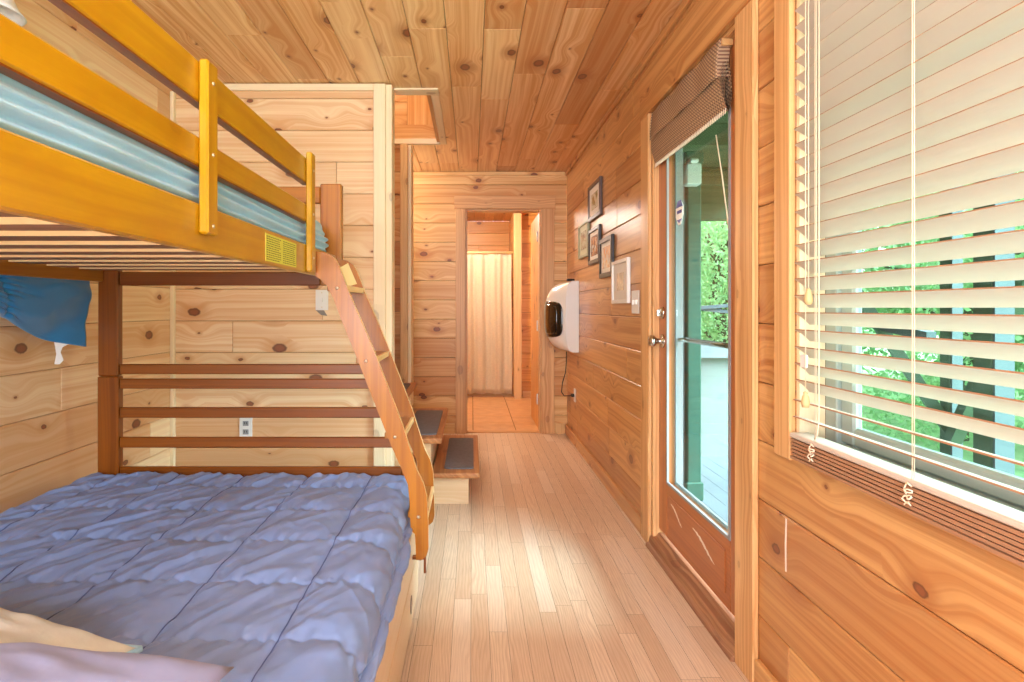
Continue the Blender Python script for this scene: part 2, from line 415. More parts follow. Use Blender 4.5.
def board_wall(name, mat, axis, pos, nsign, a0, a1, b0, b1, run, pitch, phase, holes=(), thick=.1, minl=1.1, maxl=3.4, tones=None, gap=.0011, cham=.004, label=None, cat=None, tonefn=None):
    """Plane at coordinate `pos` of `axis`, facing nsign; the other two axes (in order) span a0..a1 and b0..b1.
    Boards run along axis `run`; joints between rows every `pitch`."""
    o = [i for i in range(3) if i != axis]
    r = o.index(run); c = 1-r
    lo = (a0, b0); hi = (a1, b1)
    m = MB()
    def pt(u, w, dpt):    # u along, w across
        q = [0, 0, 0]; q[run] = u; q[o[c]] = w; q[axis] = pos-nsign*dpt; return tuple(q)
    flip = None
    R0, R1, C0, C1 = lo[r], hi[r], lo[c], hi[c]
    H = [((h[0], h[1]), (h[2], h[3])) for h in holes]     # in (a, b)
    H = [(h[r][0], h[r][1], h[c][0], h[c][1]) for h in H]  # (run lo, hi, across lo, hi)
    rows = []
    k = math.floor((C0-phase)/pitch)
    while phase+k*pitch < C1:
        w0, w1 = max(C0, phase+k*pitch), min(C1, phase+(k+1)*pitch)
        if w1-w0 > .004: rows.append((w0, w1))
        k += 1
    for w0, w1 in rows:
        # joints for this row
        js = []; x = R0-random.uniform(0, maxl)
        while x < R1:
            x += random.uniform(minl, maxl); js.append(x)
        segs = [R0]+[j for j in js if R0+.12 < j < R1-.12]+[R1]
        for sa, sb in zip(segs, segs[1:]):
            tone = tonefn((sa+sb)/2, (w0+w1)/2) if tonefn else random.random()
            off = (random.uniform(0, 80), random.uniform(0, 80))
            hc = [e for h in H for e in (h[2], h[3])]; wc = cuts(w0, w1, hc)
            for wa, wb in zip(wc, wc[1:]):
                inter = [(sa, sb)]
                for h in H:
                    if h[2] < (wa+wb)/2 < h[3]:
                        nx = []
                        for p, q in inter:
                            if h[1] <= p or h[0] >= q: nx.append((p, q)); continue
                            if h[0] > p: nx.append((p, h[0]))
                            if h[1] < q: nx.append((h[1], q))
                        inter = nx
                for p, q in inter:
                    g0 = gap if wa == w0 else 0; g1 = gap if wb == w1 else 0
                    e0 = cham if wa == w0 else 0; e1 = cham if wb == w1 else 0
                    s0 = .0008 if p == sa else 0; s1 = .0008 if q == sb else 0
                    t0 = .002 if p == sa else 0; t1 = .002 if q == sb else 0
                    outer = [(p+s0, wa+g0), (q-s1, wa+g0), (q-s1, wb-g1), (p+s0, wb-g1)]
                    inn = [(p+s0+t0, wa+g0+e0), (q-s1-t1, wa+g0+e0), (q-s1-t1, wb-g1-e1), (p+s0+t0, wb-g1-e1)]
                    b = len(m.v)
                    m.v += [pt(*z, 0) for z in inn]+[pt(*z, .0035) for z in outer]+[pt(*z, .012) for z in outer]
                    A = Vector(m.v[b]); B = Vector(m.v[b+1]); C = Vector(m.v[b+2])
                    nn = (B-A).cross(C-A)[axis]
                    fl = (nn > 0) != (nsign > 0)
                    P2 = inn+outer+outer
                    U = lambda i: (P2[i][0]+off[0], P2[i][1]+off[1])
                    fs = [[0, 1, 2, 3]]
                    for i in range(4):
                        j = (i+1) % 4; fs.append([i, i+4, j+4, j]); fs.append([i+4, i+8, j+8, j+4])
                    for f in fs:
                        if fl: f = f[::-1]
                        m.face([b+i for i in f], [U(i) for i in f], tone, 0)
    # solid backing
    rc = cuts(R0, R1, [e for h in H for e in h[:2]]); cc = cuts(C0, C1, [e for h in H for e in h[2:]])
    for x0, x1 in zip(rc, rc[1:]):
        for y0, y1 in zip(cc, cc[1:]):
            if any(h[0] < (x0+x1)/2 < h[1] and h[2] < (y0+y1)/2 < h[3] for h in H): continue
            a = pt(x0, y0, .009); q = pt(x1, y1, thick)
            m.box(a[0], q[0], a[1], q[1], a[2], q[2], mi=1)
    ob = m.build(name, [mat, 'dark_pale' if mat == 'wall_pale' else 'dark'])
    return struct(ob, label, cat)

# ------------------------------------------------------------------ dimensions
XR, XL = .885, -1.70
YB = 5.59            # far wall
YF = -1.6            # wall behind the photographer
H = 2.438
YP = 3.40            # partition at the bed's foot
XPR = -.455          # its free end
DO = (1.978, 2.949, 0.0, 2.126)     # outside door opening  (y0,y1,z0,z1)
WI = (.18, 1.637, .765, 2.13)       # window opening
BD = (-.062, .645, 0.0, 2.09)       # bathroom door opening (x0,x1,z0,z1)
ST = (-1.7, -.245, 3.55, 4.62)      # hole over the stairs

# ------------------------------------------------------------------ the setting
m = MB()
x = -1.72; row = 0
while x < .9:
    w = .066; y = YF-random.uniform(0, 1.2)
    while y < YB+.02:
        L = random.uniform(.45, 1.25); y0 = max(y, YF); y1 = min(y+L, YB+.02)
        if y1 > y0:
            off = (random.uniform(0, 60), random.uniform(0, 60)); t = random.random()
            g = .0005
            b = len(m.v); xx1 = min(x+w, .9)
            m.v += [(x+g, y0+g, 0), (xx1-g, y0+g, 0), (xx1-g, y1-g, 0), (x+g, y1-g, 0)]
            m.face([b, b+1, b+2, b+3], [(m.v[i][1]+off[0], m.v[i][0]+off[1]) for i in range(b, b+4)], t)
        y += L
    x += w; row += 1
m.box(-1.8, .98, YF-.1, YB+.03, -.12, -.0008, mi=1)
struct(m.build('floor', ['floor', 'dark']), 'pale oak strip floor running down the narrow room', 'floor')

def ceil_tone(u, w):
    # window light put into board tone: paler at left, redder by the outside wall
    t = random.random()
    if w > .25: return min(1, .55+.45*t)
    if w < -.9: return t*.55
    return t*.8
board_wall('ceiling', 'ceil', 2, H, -1, XL-.1, XR+.1, YF-.1, YB+.1, 1, .172, -.118, [ST], thick=.12, minl=.9, maxl=2.6, label='knotty pine board ceiling', cat='ceiling', tonefn=ceil_tone)
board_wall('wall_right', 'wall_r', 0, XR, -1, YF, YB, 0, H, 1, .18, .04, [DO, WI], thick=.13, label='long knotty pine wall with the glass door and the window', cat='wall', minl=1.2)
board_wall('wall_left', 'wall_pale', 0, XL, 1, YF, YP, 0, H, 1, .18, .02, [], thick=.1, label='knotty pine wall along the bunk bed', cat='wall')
board_wall('wall_back', 'wall', 1, YB, -1, -1.7, XR, 0, H, 0, .179, -.01, [BD], thick=.1, label='knotty pine end wall round the bathroom doorway', cat='wall', minl=2.2, maxl=4)
board_wall('wall_partition', 'wall_pale', 1, YP, -1, XL, XPR-.07, 0, H, 0, .18, .015, [], thick=.1, label='pale knotty pine partition behind the foot of the bunk bed', cat='wall', minl=1.6, maxl=3)
# unseen wall behind the photographer; its wide window is added for light
board_wall('wall_front', 'wall', 1, YF, 1, XL, XR, 0, H, 0, .18, .0, [(-1.3, .5, .8, 2.1)], thick=.1, label='pine wall behind the viewer with a wide window added for light', cat='wall')
# stairwell walls
board_wall('wall_stairwell', 'wall', 1, 4.64, -1, -1.75, -.5, 0, 3.3, 0, .18, .06, [], thick=.1, label='pine wall on the far side of the stairs', cat='wall', minl=.7, maxl=1.6)
board_wall('wall_stairwell_side', 'wall', 0, -.245, -1, 3.5, 4.64, H+.12, 3.3, 1, .18, .06, [], thick=.06)
m = MB(); m.box(-1.8, -.2, 3.45, 4.74, 3.3, 3.36); m.box(-1.8, -.245, 3.49, 3.55, H+.12, 3.3); m.box(-1.8, -1.74, 3.5, 5.6, 0, 3.3)
m.box(-.5, -.245, 4.64, 4.7, H+.121, 3.3)
struct(m.build('wall_stairwell_far', 'wall'), 'enclosing boards of the upper stairwell', 'wall')

# the pale post and trims round the partition
m = MB(); m.box(-.555, -.488, 3.375, 3.52, 0, H-.006, tone=.1)
m.box(-.488, -.452, 3.39, 3.51, 0, H-.006, tone=.2)
struct(m.build('trim_1', 'trim_pale', bevel=.003), 'pale bare wood post at the free end of the partition', 'trim')
m = MB(); m.box(XL+.01, -.556, 3.382, 3.399, H-.042, H-.004, tone=.2)
struct(m.build('trim_2', 'trim_pale', bevel=.002), 'pale strip along the top of the partition', 'trim')
m = MB(); m.box(XL+.001, XL+.022, 3.374, 3.399, 0, H-.05, tone=.1)
struct(m.build('trim_3', 'trim_pale', bevel=.002), 'pale corner strip between bunk wall and partition', 'trim')
m = MB(); m.box(XL+.002, XL+.02, 1.6, 3.372, H-.04, H-.005)
# stairwell hole trim
m2 = MB(); t = .012
m2.box(-.45, -.195, 3.455, 3.55, H-t, H-.001, tone=.1)
m2.box(-.245, -.195, 3.551, 4.62, H-t, H-.001, tone=.3)
m2.box(-1.6, -.246, 4.60, 4.64, H-t, H+.03, tone=.1)
struct(m2.build('trim_4', 'trim_pale', bevel=.003), 'pale strips framing the ceiling opening over the stairs', 'trim')
m = MB(); m.box(-.545, -.487, 4.54, 4.639, .60, H-.03, tone=.35)
struct(m.build('trim_5', 'trim', bevel=.003), 'wood post on the far side of the stairs', 'trim')
m = MB(); m.box(-.486, -.462, 4.56, 4.74, .41, H-.03, tone=.05)
struct(m.build('trim_6', 'trim_pale', bevel=.003), 'pale narrow strip against the far stair post', 'trim')
m = MB(); m.box(-1.7, -.246, 4.6145, 4.6395, H+.031, H+.14, g=0); m.box(-.27, -.2455, 3.56, 4.60, H+.0, H+.14, g=1)
struct(m.build('trim_21', 'wall', bevel=.002), 'boards lining the ceiling opening over the stairs', 'trim')
# crown strips
m = MB(); m.box(XR-.018, XR, YF, YB, H-.04, H-.002, tone=.6)
struct(m.build('trim_7', 'wall_r', bevel=.003), 'thin crown strip over the long right-hand wall', 'trim')
m = MB(); m.box(-1.2, XR-.02, YB-.014, YB, H-.035, H-.002, tone=.3)
struct(m.build('trim_8', 'wall', bevel=.003), 'thin crown strip over the end wall', 'trim')
m = MB(); m.prism([(1.688, .425), (1.694, .425), (1.696, .50), (1.693, .575), (1.686, .575), (1.689, .50)], 0, .8838, .8848)
struct(m.build('trim_22', 'paint'), 'pale filler along a board joint below the window', 'trim')
# baseboards
m = MB(); m.box(XR-.018, XR+.002, 3.085, YB, 0, .09, tone=.5); m.box(XR-.018, XR+.002, YF, 1.845, 0, .09, tone=.5)
struct(m.build('baseboard_right', 'wall_r', bevel=.004), 'pine baseboard of the long wall', 'baseboard')
m = MB(); m.box(.775, XR-.02, YB-.02, YB+.002, 0, .095, tone=.4); m.box(-1.2, -.16, YB-.02, YB+.002, 0, .095, tone=.4)
struct(m.build('baseboard_back', 'trim', bevel=.004), 'pine baseboard of the end wall', 'baseboard')

# casing of the outside door
m = MB()
m.box(.865, .884, 2.949, 3.079, 0, 2.126, tone=.3)
struct(m.build('trim_9', 'trim_pink', bevel=.003), 'door casing on the far side of the glass door', 'trim')
m = MB(); m.box(.865, .884, 1.849, 1.978, 0, 2.126, tone=.45)
struct(m.build('trim_10', 'trim_pink', bevel=.003), 'tall casing between glass door and window', 'trim')
m = MB(); m.box(.862, .884, 1.84, 3.085, 2.126, 2.25, tone=.5)
struct(m.build('trim_11', 'wall_r', bevel=.003), 'head casing over the glass door', 'trim')
m = MB(); m.box(.866, .884, 1.637, 1.722, .752, 2.25, tone=.2)
struct(m.build('trim_12', 'trim_pink', bevel=.003), 'pale side casing of the window', 'trim')
m = MB(); m.box(.866, .884, .05, 1.725, 2.13, 2.24)
struct(m.build('trim_13', 'trim', bevel=.003), 'head casing of the window', 'trim')
# bathroom doorway casing + jamb
m = MB()
m.box(-.152, BD[0], YB-.02, YB-.001, 0, BD[3], tone=.5)
m.box(BD[1]+.0, .765, YB-.02, YB-.001, 0, BD[3], tone=.5)
m.box(-.165, .775, YB-.022, YB-.001, BD[3], BD[3]+.12, tone=.3)
struct(m.build('trim_14', 'trim_pink', bevel=.003), 'plank casing round the bathroom doorway', 'trim')
m = MB()
m.box(BD[0]-.0, BD[0]+.018, YB-.001, YB+.13, 0, BD[3], tone=.6)
m.box(BD[1]-.018, BD[1], YB-.001, YB+.13, 0, BD[3], tone=.6)
m.box(BD[0]+.018, BD[1]-.018, YB-.001, YB+.13, BD[3]-.018, BD[3], tone=.6)
m.box(BD[0]+.018, BD[1]-.018, YB+.02, YB+.1, .0, .01, tone=.6)
struct(m.build('trim_15', 'trim_pink', bevel=.002), 'jamb and threshold of the bathroom doorway', 'trim')

# ------------------------------------------------------------------ bathroom
m = MB()
T = .42; ty = YB+.05
ys = [YB+.02, 6.08, 6.5, 6.92, 7.34, 7.76, 8.18, 8.7]; xs = [-.84+.01-.42, -.82, -.41, .01, .42, .84, 1.26]
for i in range(len(xs)-1):
    for j in range(len(ys)-1):
        g = .004; b = len(m.v)
        m.box(xs[i]+g, xs[i+1]-g, ys[j]+g, ys[j+1]-g, -.01, .004, g=1)
m.box(-1.3, 1.3, YB+.03, 8.8, -.1, -.0005, mi=1)
struct(m.build('floor_bathroom', ['tile', plain('grout', (150, 108, 70), .9)], bevel=.002), 'beige square floor tiles of the bathroom', 'floor')
board_wall('wall_bathroom_back', 'bath', 1, 8.78, -1, -1.25, 1.25, 0, H, 0, .18, .1, label='orange pine back wall of the shower alcove', cat='wall')
board_wall('wall_bathroom_side', 'bath', 1, 7.80, -1, .64, 1.25, 0, H, 0, .18, .03, label='orange pine wall beside the shower alcove', cat='wall')
board_wall('wall_bathroom_left', 'bath', 0, -1.25, 1, YB+.1, 8.8, 0, H, 1, .18, .1)
board_wall('wall_bathroom_right', 'bath', 0, 1.25, -1, YB+.1, 8.8, 0, H, 1, .18, .1)
board_wall('wall_alcove_end', 'bath', 0, .545, -1, 7.92, 8.78, 0, H, 1, .18, .1, thick=.08)
board_wall('ceiling_bathroom', 'bath', 2, H-.001, -1, -1.25, 1.25, YB+.1, 8.78, 1, .14, .03, label='orange pine bathroom ceiling', cat='ceiling')
m = MB(); m.box(.54, .639, 7.70, 7.90, 0, H-.005, tone=.2)
struct(m.build('trim_16', 'trim', bevel=.004), 'light post at the end of the shower alcove', 'trim')
m = MB(); m.box(-1.24, .535, 7.93, 7.99, .005, .055, tone=.8); m.box(.66, 1.24, 7.782, 7.799, .005, .09)
struct(m.build('baseboard_bathroom', 'trim'), 'low curb under the shower curtain', 'baseboard')
# open bathroom door leaf, hinged on the right
dr = bpy.data.objects.new('door_2', None); COL.objects.link(dr); dr.location = (.64, 5.73, 0); WL[dr.name] = Vector((.64, 5.73, 0))
struct(dr, 'pine bathroom door standing open into the bathroom', 'door')
m = MB(); m.box(.632, .668, 5.735, 6.42, .012, 2.07, tone=.6); m.build('door_leaf', 'bath', dr, bevel=.003)
for z in (.3, 1.0, 1.85):
    m = MB(); m.box(.618, .631, 5.722, 5.733, z-.045, z+.045); m.tube([(.622, 5.718, z-.05), (.622, 5.718, z+.05)], .007); m.build('hinge', 'plastic', dr)
# shower rod + curtain
m = MB(); m.tube([(-1.24, 7.86, 1.895), (.538, 7.86, 1.895)], .016, 10)
tag(m.build('shower_rod', 'edge'), 'pale rod carrying the cream shower curtain', 'curtain rod')
m = MB()
def cur(u, v):
    xx = -1.05+u*(1.05+.52); z = .045+v*(1.872-.045)
    a = .022*(.75+.25*(1-v))
    yy = 7.865+a*math.sin(xx*34+1.2*math.sin(xx*9))+.006*math.sin(xx*80)+.004*noise.noise(Vector((xx*5, z*2, 0)))
    return (xx+.006*math.sin(z*3), yy, z+.004*math.sin(xx*34))
m.grid(cur, 260, 24)
c_ = m.build('shower_curtain', 'curtain'); sd = c_.modifiers.new('s', 'SOLIDIFY'); sd.thickness = .003
tag(c_, 'cream fabric shower curtain seen through the bathroom doorway', 'shower curtain')
for i in range(13):
    m = MB(); xx = -1.0+i*.12
    pts = [(xx, 7.86+.024*math.sin(a), 1.884+.03*math.cos(a)) for a in [k*2*math.pi/12 for k in range(13)]]
    m.tube(pts, .002, 5, cap=False)
    m.build('curtain_ring', 'steel', c_)

# ------------------------------------------------------------------ outside door
dr = bpy.data.objects.new('door_1', None); COL.objects.link(dr); dr.location = (.935, 2.45, .07); WL[dr.name] = Vector((.935, 2.45, .07))
struct(dr, 'varnished wood exterior door with one tall glass pane', 'door')
DX0, DX1 = .913, .957
y0, y1, z0, z1 = 1.998, 2.93, .092, 2.106
m = MB(); m.box(DX0, DX1, y1-.12, y1, z0, z1, tone=.4); m.build('stile', 'door', dr, bevel=.003)
m = MB(); m.box(DX0, DX1, y0, y0+.12, z0, z1, tone=.5); m.build('stile', 'door', dr, bevel=.003)
m = MB(); m.box(DX0, DX1, y0+.121, y1-.121, z0, .345, tone=.6)
m.box(DX0-.004, DX0, y0+.16, y1-.16, .14, .30, tone=.6)
bl = m.build('bottom_rail', 'door', dr, bevel=.003)
for (pa, pb, w) in (((2.74, .272), (2.60, .222), .013), ((2.47, .262), (2.25, .212), .016)):
    m = MB(); n = 14; up = []; lo_ = []
    for i in range(n+1):
        t = i/n; yy = pa[0]+(pb[0]-pa[0])*t; zz = pa[1]+(pb[1]-pa[1])*t+.006*math.sin(t*5)
        h_ = w*.5*math.sin(math.pi*min(1, max(.04, t)))*(.7+.4*math.sin(i*2.7))+.001
        up.append((yy, zz+h_)); lo_.append((yy, zz-h_))
    m.prism(up+lo_[::-1], 0, DX0-.0048, DX0-.0038)
    q = m.build('paint_chip', 'paint', bl); q['label'] = 'pale streak where the varnish has flaked'
m = MB(); m.box(DX0, DX1, y0+.121, y1-.121, 1.99, z1, tone=.6); m.build('top_rail', 'door', dr, bevel=.003)
m = MB(); m.box(.932, .938, y0+.118, y1-.118, .343, 1.992); pane = m.build('pane', 'glass', dr)
m = MB(); w = .012
for s_ in (DX0-.004, DX1-.006):
    m.box(s_, s_+.01, y0+.12, y0+.12+w, .345, 1.99); m.box(s_, s_+.01, y1-.12-w, y1-.12, .345, 1.99)
    m.box(s_, s_+.01, y0+.12+w, y1-.12-w, .345, .345+w); m.box(s_, s_+.01, y0+.12+w, y1-.12-w, 1.99-w, 1.99)
m.build('glazing_bead', 'porchgrey', dr)
# security sticker on the glass
m = MB(); c0 = (2.69, 1.60)
o8 = [(c0[0]+.05*math.cos(a), c0[1]+.05*math.sin(a)-.012*(math.sin(a) < -.5)) for a in [math.pi/8+k*math.pi/4 for k in range(8)]]
m.prism(o8, 0, .9295, .9318); st_ = m.build('sticker', 'plastic', pane); st_['label'] = 'small blue and white sticker on the glass'
m = MB(); m.prism([(c0[0]-.045, c0[1]+.02), (c0[0]+.045, c0[1]+.02), (c0[0]+.02, c0[1]+.05), (c0[0]-.02, c0[1]+.05)], 0, .9288, .9294); m.prism([(c0[0]-.03, c0[1]-.008), (c0[0]+.03, c0[1]-.008), (c0[0]+.03, c0[1]+.006), (c0[0]-.03, c0[1]+.006)], 0, .9288, .9294)
m.prism([(c0[0]-.035, c0[1]-.035), (c0[0]+.035, c0[1]-.035), (c0[0]+.0, c0[1]-.052)], 0, .9288, .9294); m.build('sticker_print', 'blue', st_)
# knob + deadbolt
def lathe(m, base, axis, prof, n=20, mi=0):
    """prof: (distance along axis, radius)"""
    base = Vector(base); ax = Vector(axis).normalized(); a = ax.cross(Vector((0, .3, 1))).normalized(); c = ax.cross(a)
    def fn(u, v):
        t = v*(len(prof)-1); i = min(int(t), len(prof)-2); f = t-i
        h = prof[i][0]*(1-f)+prof[i+1][0]*f; r = prof[i][1]*(1-f)+prof[i+1][1]*f
        w = -2*math.pi*u
        return base+ax*h+(a*math.cos(w)+c*math.sin(w))*max(r, .0002)
    m.grid(fn, n, len(prof)-1, closeu=True, mi=mi)
    return m
m = MB(); lathe(m, (DX0, 2.868, 1.01), (-1, 0, 0), [(0, .0), (.0, .032), (.006, .032), (.008, .014), (.03, .012), (.036, .02), (.045, .028), (.058, .029), (.066, .022), (.069, .0)])
m.build('door_knob', 'chrome', dr)
m = MB(); lathe(m, (DX0, 2.868, 1.145), (-1, 0, 0), [(0, 0), (.0, .03), (.01, .028), (.014, .016), (.018, .0)]); m.box(DX0-.03, DX0-.012, 2.862, 2.874, 1.13, 1.16); m.build('deadbolt', 'chrome', dr)
# push bar of the storm door beyond the glass
m = MB(); m.tube([(1.0, 2.80, 1.02), (1.0, 2.06, 1.02)], .012, 10); m.tube([(1.0, 2.79, 1.02), (.958, 2.79, 1.02)], .009); m.tube([(1.0, 2.07, 1.02), (.958, 2.07, 1.02)], .009)
m.build('grab_bar', 'chrome', dr)
# jamb + threshold
m = MB()
m.box(.884, 1.02, 2.93, 2.9495, 0, 2.126, tone=.25); m.box(.884, 1.02, 1.977, 1.996, 0, 2.126, tone=.4); m.box(.884, 1.02, 1.996, 2.93, 2.108, 2.127, tone=.7)
struct(m.build('trim_17', 'trim_pink', bevel=.002), 'jamb boards of the glass door', 'trim')
m = MB(); m.prism([(.853, .0), (.853, .014), (.868, .022), (.874, .05), (.90, .055), (.912, .072), (1.03, .072), (1.03, -.02), (.9, -.02), (.9, 0)], 1, 1.98, 2.947, g=1)
struct(m.build('trim_18', 'sill'), 'worn wooden threshold under the glass door', 'trim')

m = MB(); m.box(.9575, 1.02, 2.90, 2.9295, .073, 2.107); m.box(.9575, 1.02, 1.9965, 2.02, .073, 2.107)
struct(m.build('trim_20', 'porchgrey', bevel=.002), 'grey stop strips outside the glass door', 'trim')
# woven roman shade
sh = thing('roman_shade', (.9, 2.49, 1.85), 'brown woven roman shade pulled up at the top of the glass door', 'shade')
m = MB()
def val(u, v):
    z = 2.112-v*.135
    return (.872-.012*math.sin(v*math.pi*.6)-.004*math.sin(u*17), 2.10+u*.80, z)
m.grid(val, 40, 10)
o_ = m.build('valance', 'weave', sh); sd = o_.modifiers.new('s', 'SOLIDIFY'); sd.thickness = .004; sd.offset = 0
m = MB()
def ret(u, v):
    z = 2.112-v*.135; return (.87-.01*math.sin(v*math.pi*.6)+u*.038, 2.10, z)
m.grid(ret, 6, 10); m.build('valance_return', 'weave', sh); m = MB()
def ret2(u, v):
    z = 2.112-v*.135; return (.87-.01*math.sin(v*math.pi*.6)+u*.038, 2.90, z)
m.grid(ret2, 6, 10)
o_ = m.build('valance_return', 'weave', sh); sd = o_.modifiers.new('s', 'SOLIDIFY'); sd.thickness = .004; sd.offset = 0
for k_ in range(4):
    m = MB()
    def fold(u, v, k_=k_):
        a = v*math.pi*2
        z0_ = 1.85+.012*k_+.022*(1-u)*0
        return (.893-.003*k_-(.013+.002*k_)*math.cos(a), 2.09+u*.81, z0_+.075+.068*math.sin(a)+ (.014*math.sin(u*math.pi)*-.6))
    m.grid(fold, 30, 16)
    m.build('fold', 'weave', sh)
m = MB(); m.box(.872, .91, 2.09, 2.91, 2.085, 2.107); m.build('headrail', 'trim', sh)
m = MB()
for i in range(50):
    yy = 2.095+i*.0163
    m.tube([(.886, yy, 1.866), (.884, yy+.002, 1.846)], .0022, 4)
m.build('fringe', 'cord', sh)
m = MB(); m.tube([P(716, 135, 2.22), P(722, 175, 2.2), P(728, 222, 2.17), P(734, 262, 2.14), P(738, 330, 2.11)], .0022, 6); m.build('cord', 'cord', sh)

# ------------------------------------------------------------------ window
w1 = bpy.data.objects.new('window_1', None); COL.objects.link(w1); w1.location = (.96, .9, .765); WL[w1.name] = Vector((.96, .9, .765)); struct(w1, 'double pane window behind the horizontal blind', 'window')
m = MB()
m.box(.8855, .955, WI[0], WI[0]+.015, WI[2], WI[3], tone=.1); m.box(.8855, .955, WI[1]-.015, WI[1], WI[2], WI[3], tone=.1)
m.box(.8855, .955, WI[0]+.015, WI[1]-.015, WI[3]-.015, WI[3], tone=.1)
m.build('jamb', 'trim_pale', w1)
m = MB(); m.box(.8855, 1.0, WI[0], WI[1], WI[2]-.012, WI[2]-.0); m.build('sill', 'trim', w1)
fx0, fx1 = .955, 1.0
m = MB(); y0, y1, z0, z1 = WI
for (a, b_) in ((y0+.015, y0+.065), (y1-.065, y1-.015)): m.box(fx0, fx1, a, b_, z0+.001, z1-.016)
m.box(fx0, fx1, y0+.065, y1-.065, z0+.001, z0+.05); m.box(fx0, fx1, y0+.065, y1-.065, z1-.066, z1-.016)
m.build('window_frame', 'vinyl', w1, bevel=.003)
m = MB()
m.box(fx0+.01, fx1-.01, y1-.12, y1-.066, z0+.051, z1-.067); m.box(fx0+.01, fx1-.01, y0+.066, y0+.12, z0+.051, z1-.067)
m.box(fx0+.01, fx1-.01, y0+.12, y1-.12, z0+.051, z0+.10)
m.build('sash', 'vinyl', w1, bevel=.006)
m = MB(); m.box(.975, .979, y0+.11, y1-.11, z0+.09, z1-.067); m.build('pane', 'glassw', w1)

# blind
bl = thing('venetian_blind', (.875, .9, .766), 'cream horizontal slat blind hanging over the big window', 'blind')
BX = .876
m = MB(); m.box(.85, .905, .2, 1.6, 2.055, 2.105); m.build('headrail', 'slatw', bl, bevel=.003)
pitch = .0445; th = math.radians(38); cw = .05
slat_proto = None
nslat = 26
zt = .862
for i in range(nslat):
    zc = zt+.012+i*pitch
    if slat_proto is None:
        m = MB(); n = 6
        top = []; bot = []
        for k_ in range(n+1):
            s_ = (k_/n-.5); cr = .0025*(1-(2*s_)**2)
            top.append((s_*cw, cr+.0017)); bot.append((s_*cw, cr-.0017))
        prof = top+bot[::-1]
        m.prism(prof, 1, .205, 1.592, g=1)
        for fi, f in enumerate(m.f):      # the two long edges are tan
            if len(f) == 4:
                xs_ = [m.v[q][0] for q in f]
                if max(xs_)-min(xs_) < 1e-5: m.mi[fi] = 1
        slat_proto = m.build('slat', ['slatw', 'stack'], bl)
        me = slat_proto.data
        # mesh is around (0, y, 0) minus the parent's place: recentre
        for v_ in me.vertices: v_.co = v_.co+wloc(bl)-Vector((0, .9, 0))
        s_o = slat_proto
    else:
        s_o = slat_proto.copy(); COL.objects.link(s_o); s_o.parent = bl
    jit = math.radians(random.uniform(-3, 3)); a = th+jit
    if i == 17: a -= math.radians(9)       # one slat sits flatter than the rest
    if i < 2: a = math.radians(15)
    # room edge high, outer edge low
    s_o.location = Vector((BX, .9+random.uniform(-.002, .002), zc))-wloc(bl)
    s_o.rotation_euler = (random.uniform(-.001, .001), a, 0)
m = MB()
z = .768
for i in range(6):
    m.box(.849+random.uniform(-.002, .002)+.002*(i % 2), .899, .205, 1.602, z, z+.0066, g=1); z += .0092
st_ = m.build('stacked_slats', 'stack', bl); st_['label'] = 'tan edges of the slats stacked on the sill'
m = MB(); m.box(.848, .90, .203, 1.604, z, z+.013, g=1); m.build('bottom_rail', 'slatw', bl, bevel=.003)
for yy in (1.160, 1.49, .45):
    m = MB()
    for xx in (BX-.021,):
        m.tube([(xx, yy, z+.005), (xx, yy, 2.06)], .0011, 5)
    m.tube([(BX-.022, yy+.004, z), (BX-.022, yy+.004, 2.06)], .0010, 5)
    m.build('ladder_cord', 'cord', bl)
    m = MB(); pts = []
    for k_ in range(26):
        a = k_*.9; pts.append((.842+.004*math.sin(a*1.7), yy+.010*math.cos(a), .785+.045*k_/26+.006*math.sin(a)))
    m.tube(pts, .0018, 5); m.build('cord_knot', 'cord', bl)
# lift cords with tassels
for (xp, yp) in ((808.5, 300), (805.5, 403)):
    m = MB(); q = P(xp, yp, .842*600/(xp-472)); top = Vector((q.x, q.y, 2.06)); m.tube([q+Vector((0, 0, .03)), top], .0013, 5)
    cd = m.build('lift_cord', 'cord', bl)
    m = MB(); lathe(m, q+Vector((0, 0, -.012)), (0, 0, 1), [(0, 0), (.001, .008), (.012, .0105), (.028, .008), (.034, .0045), (.038, .006), (.042, 0)], 12); m.build('tassel', 'tassel', cd)
m = MB(); q = P(819, 300, .842*600/(819-472)); m.tube([(q.x, q.y, 2.06), (q.x, q.y, .9), (q.x, q.y+.006, .86), (q.x, q.y+.02, .845)], .0016, 5); m.build('lift_cord', 'cord', bl)
m = MB(); q = P(804, 361, .848*600/(804-472)); m.box(q.x-.003, q.x+.003, q.y-.012, q.y+.012, q.z-.016, q.z+.016); m.build('cord_cleat', 'plastic', bl)

# ------------------------------------------------------------------ porch and garden
m = MB()
for i in range(14):
    x0_ = 1.03+i*.12; m.box(x0_, x0_+.117, -.8, 5.3, -.13, -.10, g=1)
struct(m.build('floor_porch', 'porchfloor'), 'grey porch floor outside the glass door', 'floor')
m = MB()
for i in range(17):
    y0_ = -.9+i*.38; m.box(1.03, 2.75, y0_, y0_+.375, 2.34, 2.36)
for i in range(5):
    m.box(1.03, 2.75, .2+i*1.2, .28+i*1.2, 2.2, 2.335)
m.box(2.35, 2.45, -.9, 5.4, 2.16, 2.339)
struct(m.build('ceiling_porch', 'porchdark'), 'dark boarded porch ceiling with joists', 'ceiling')
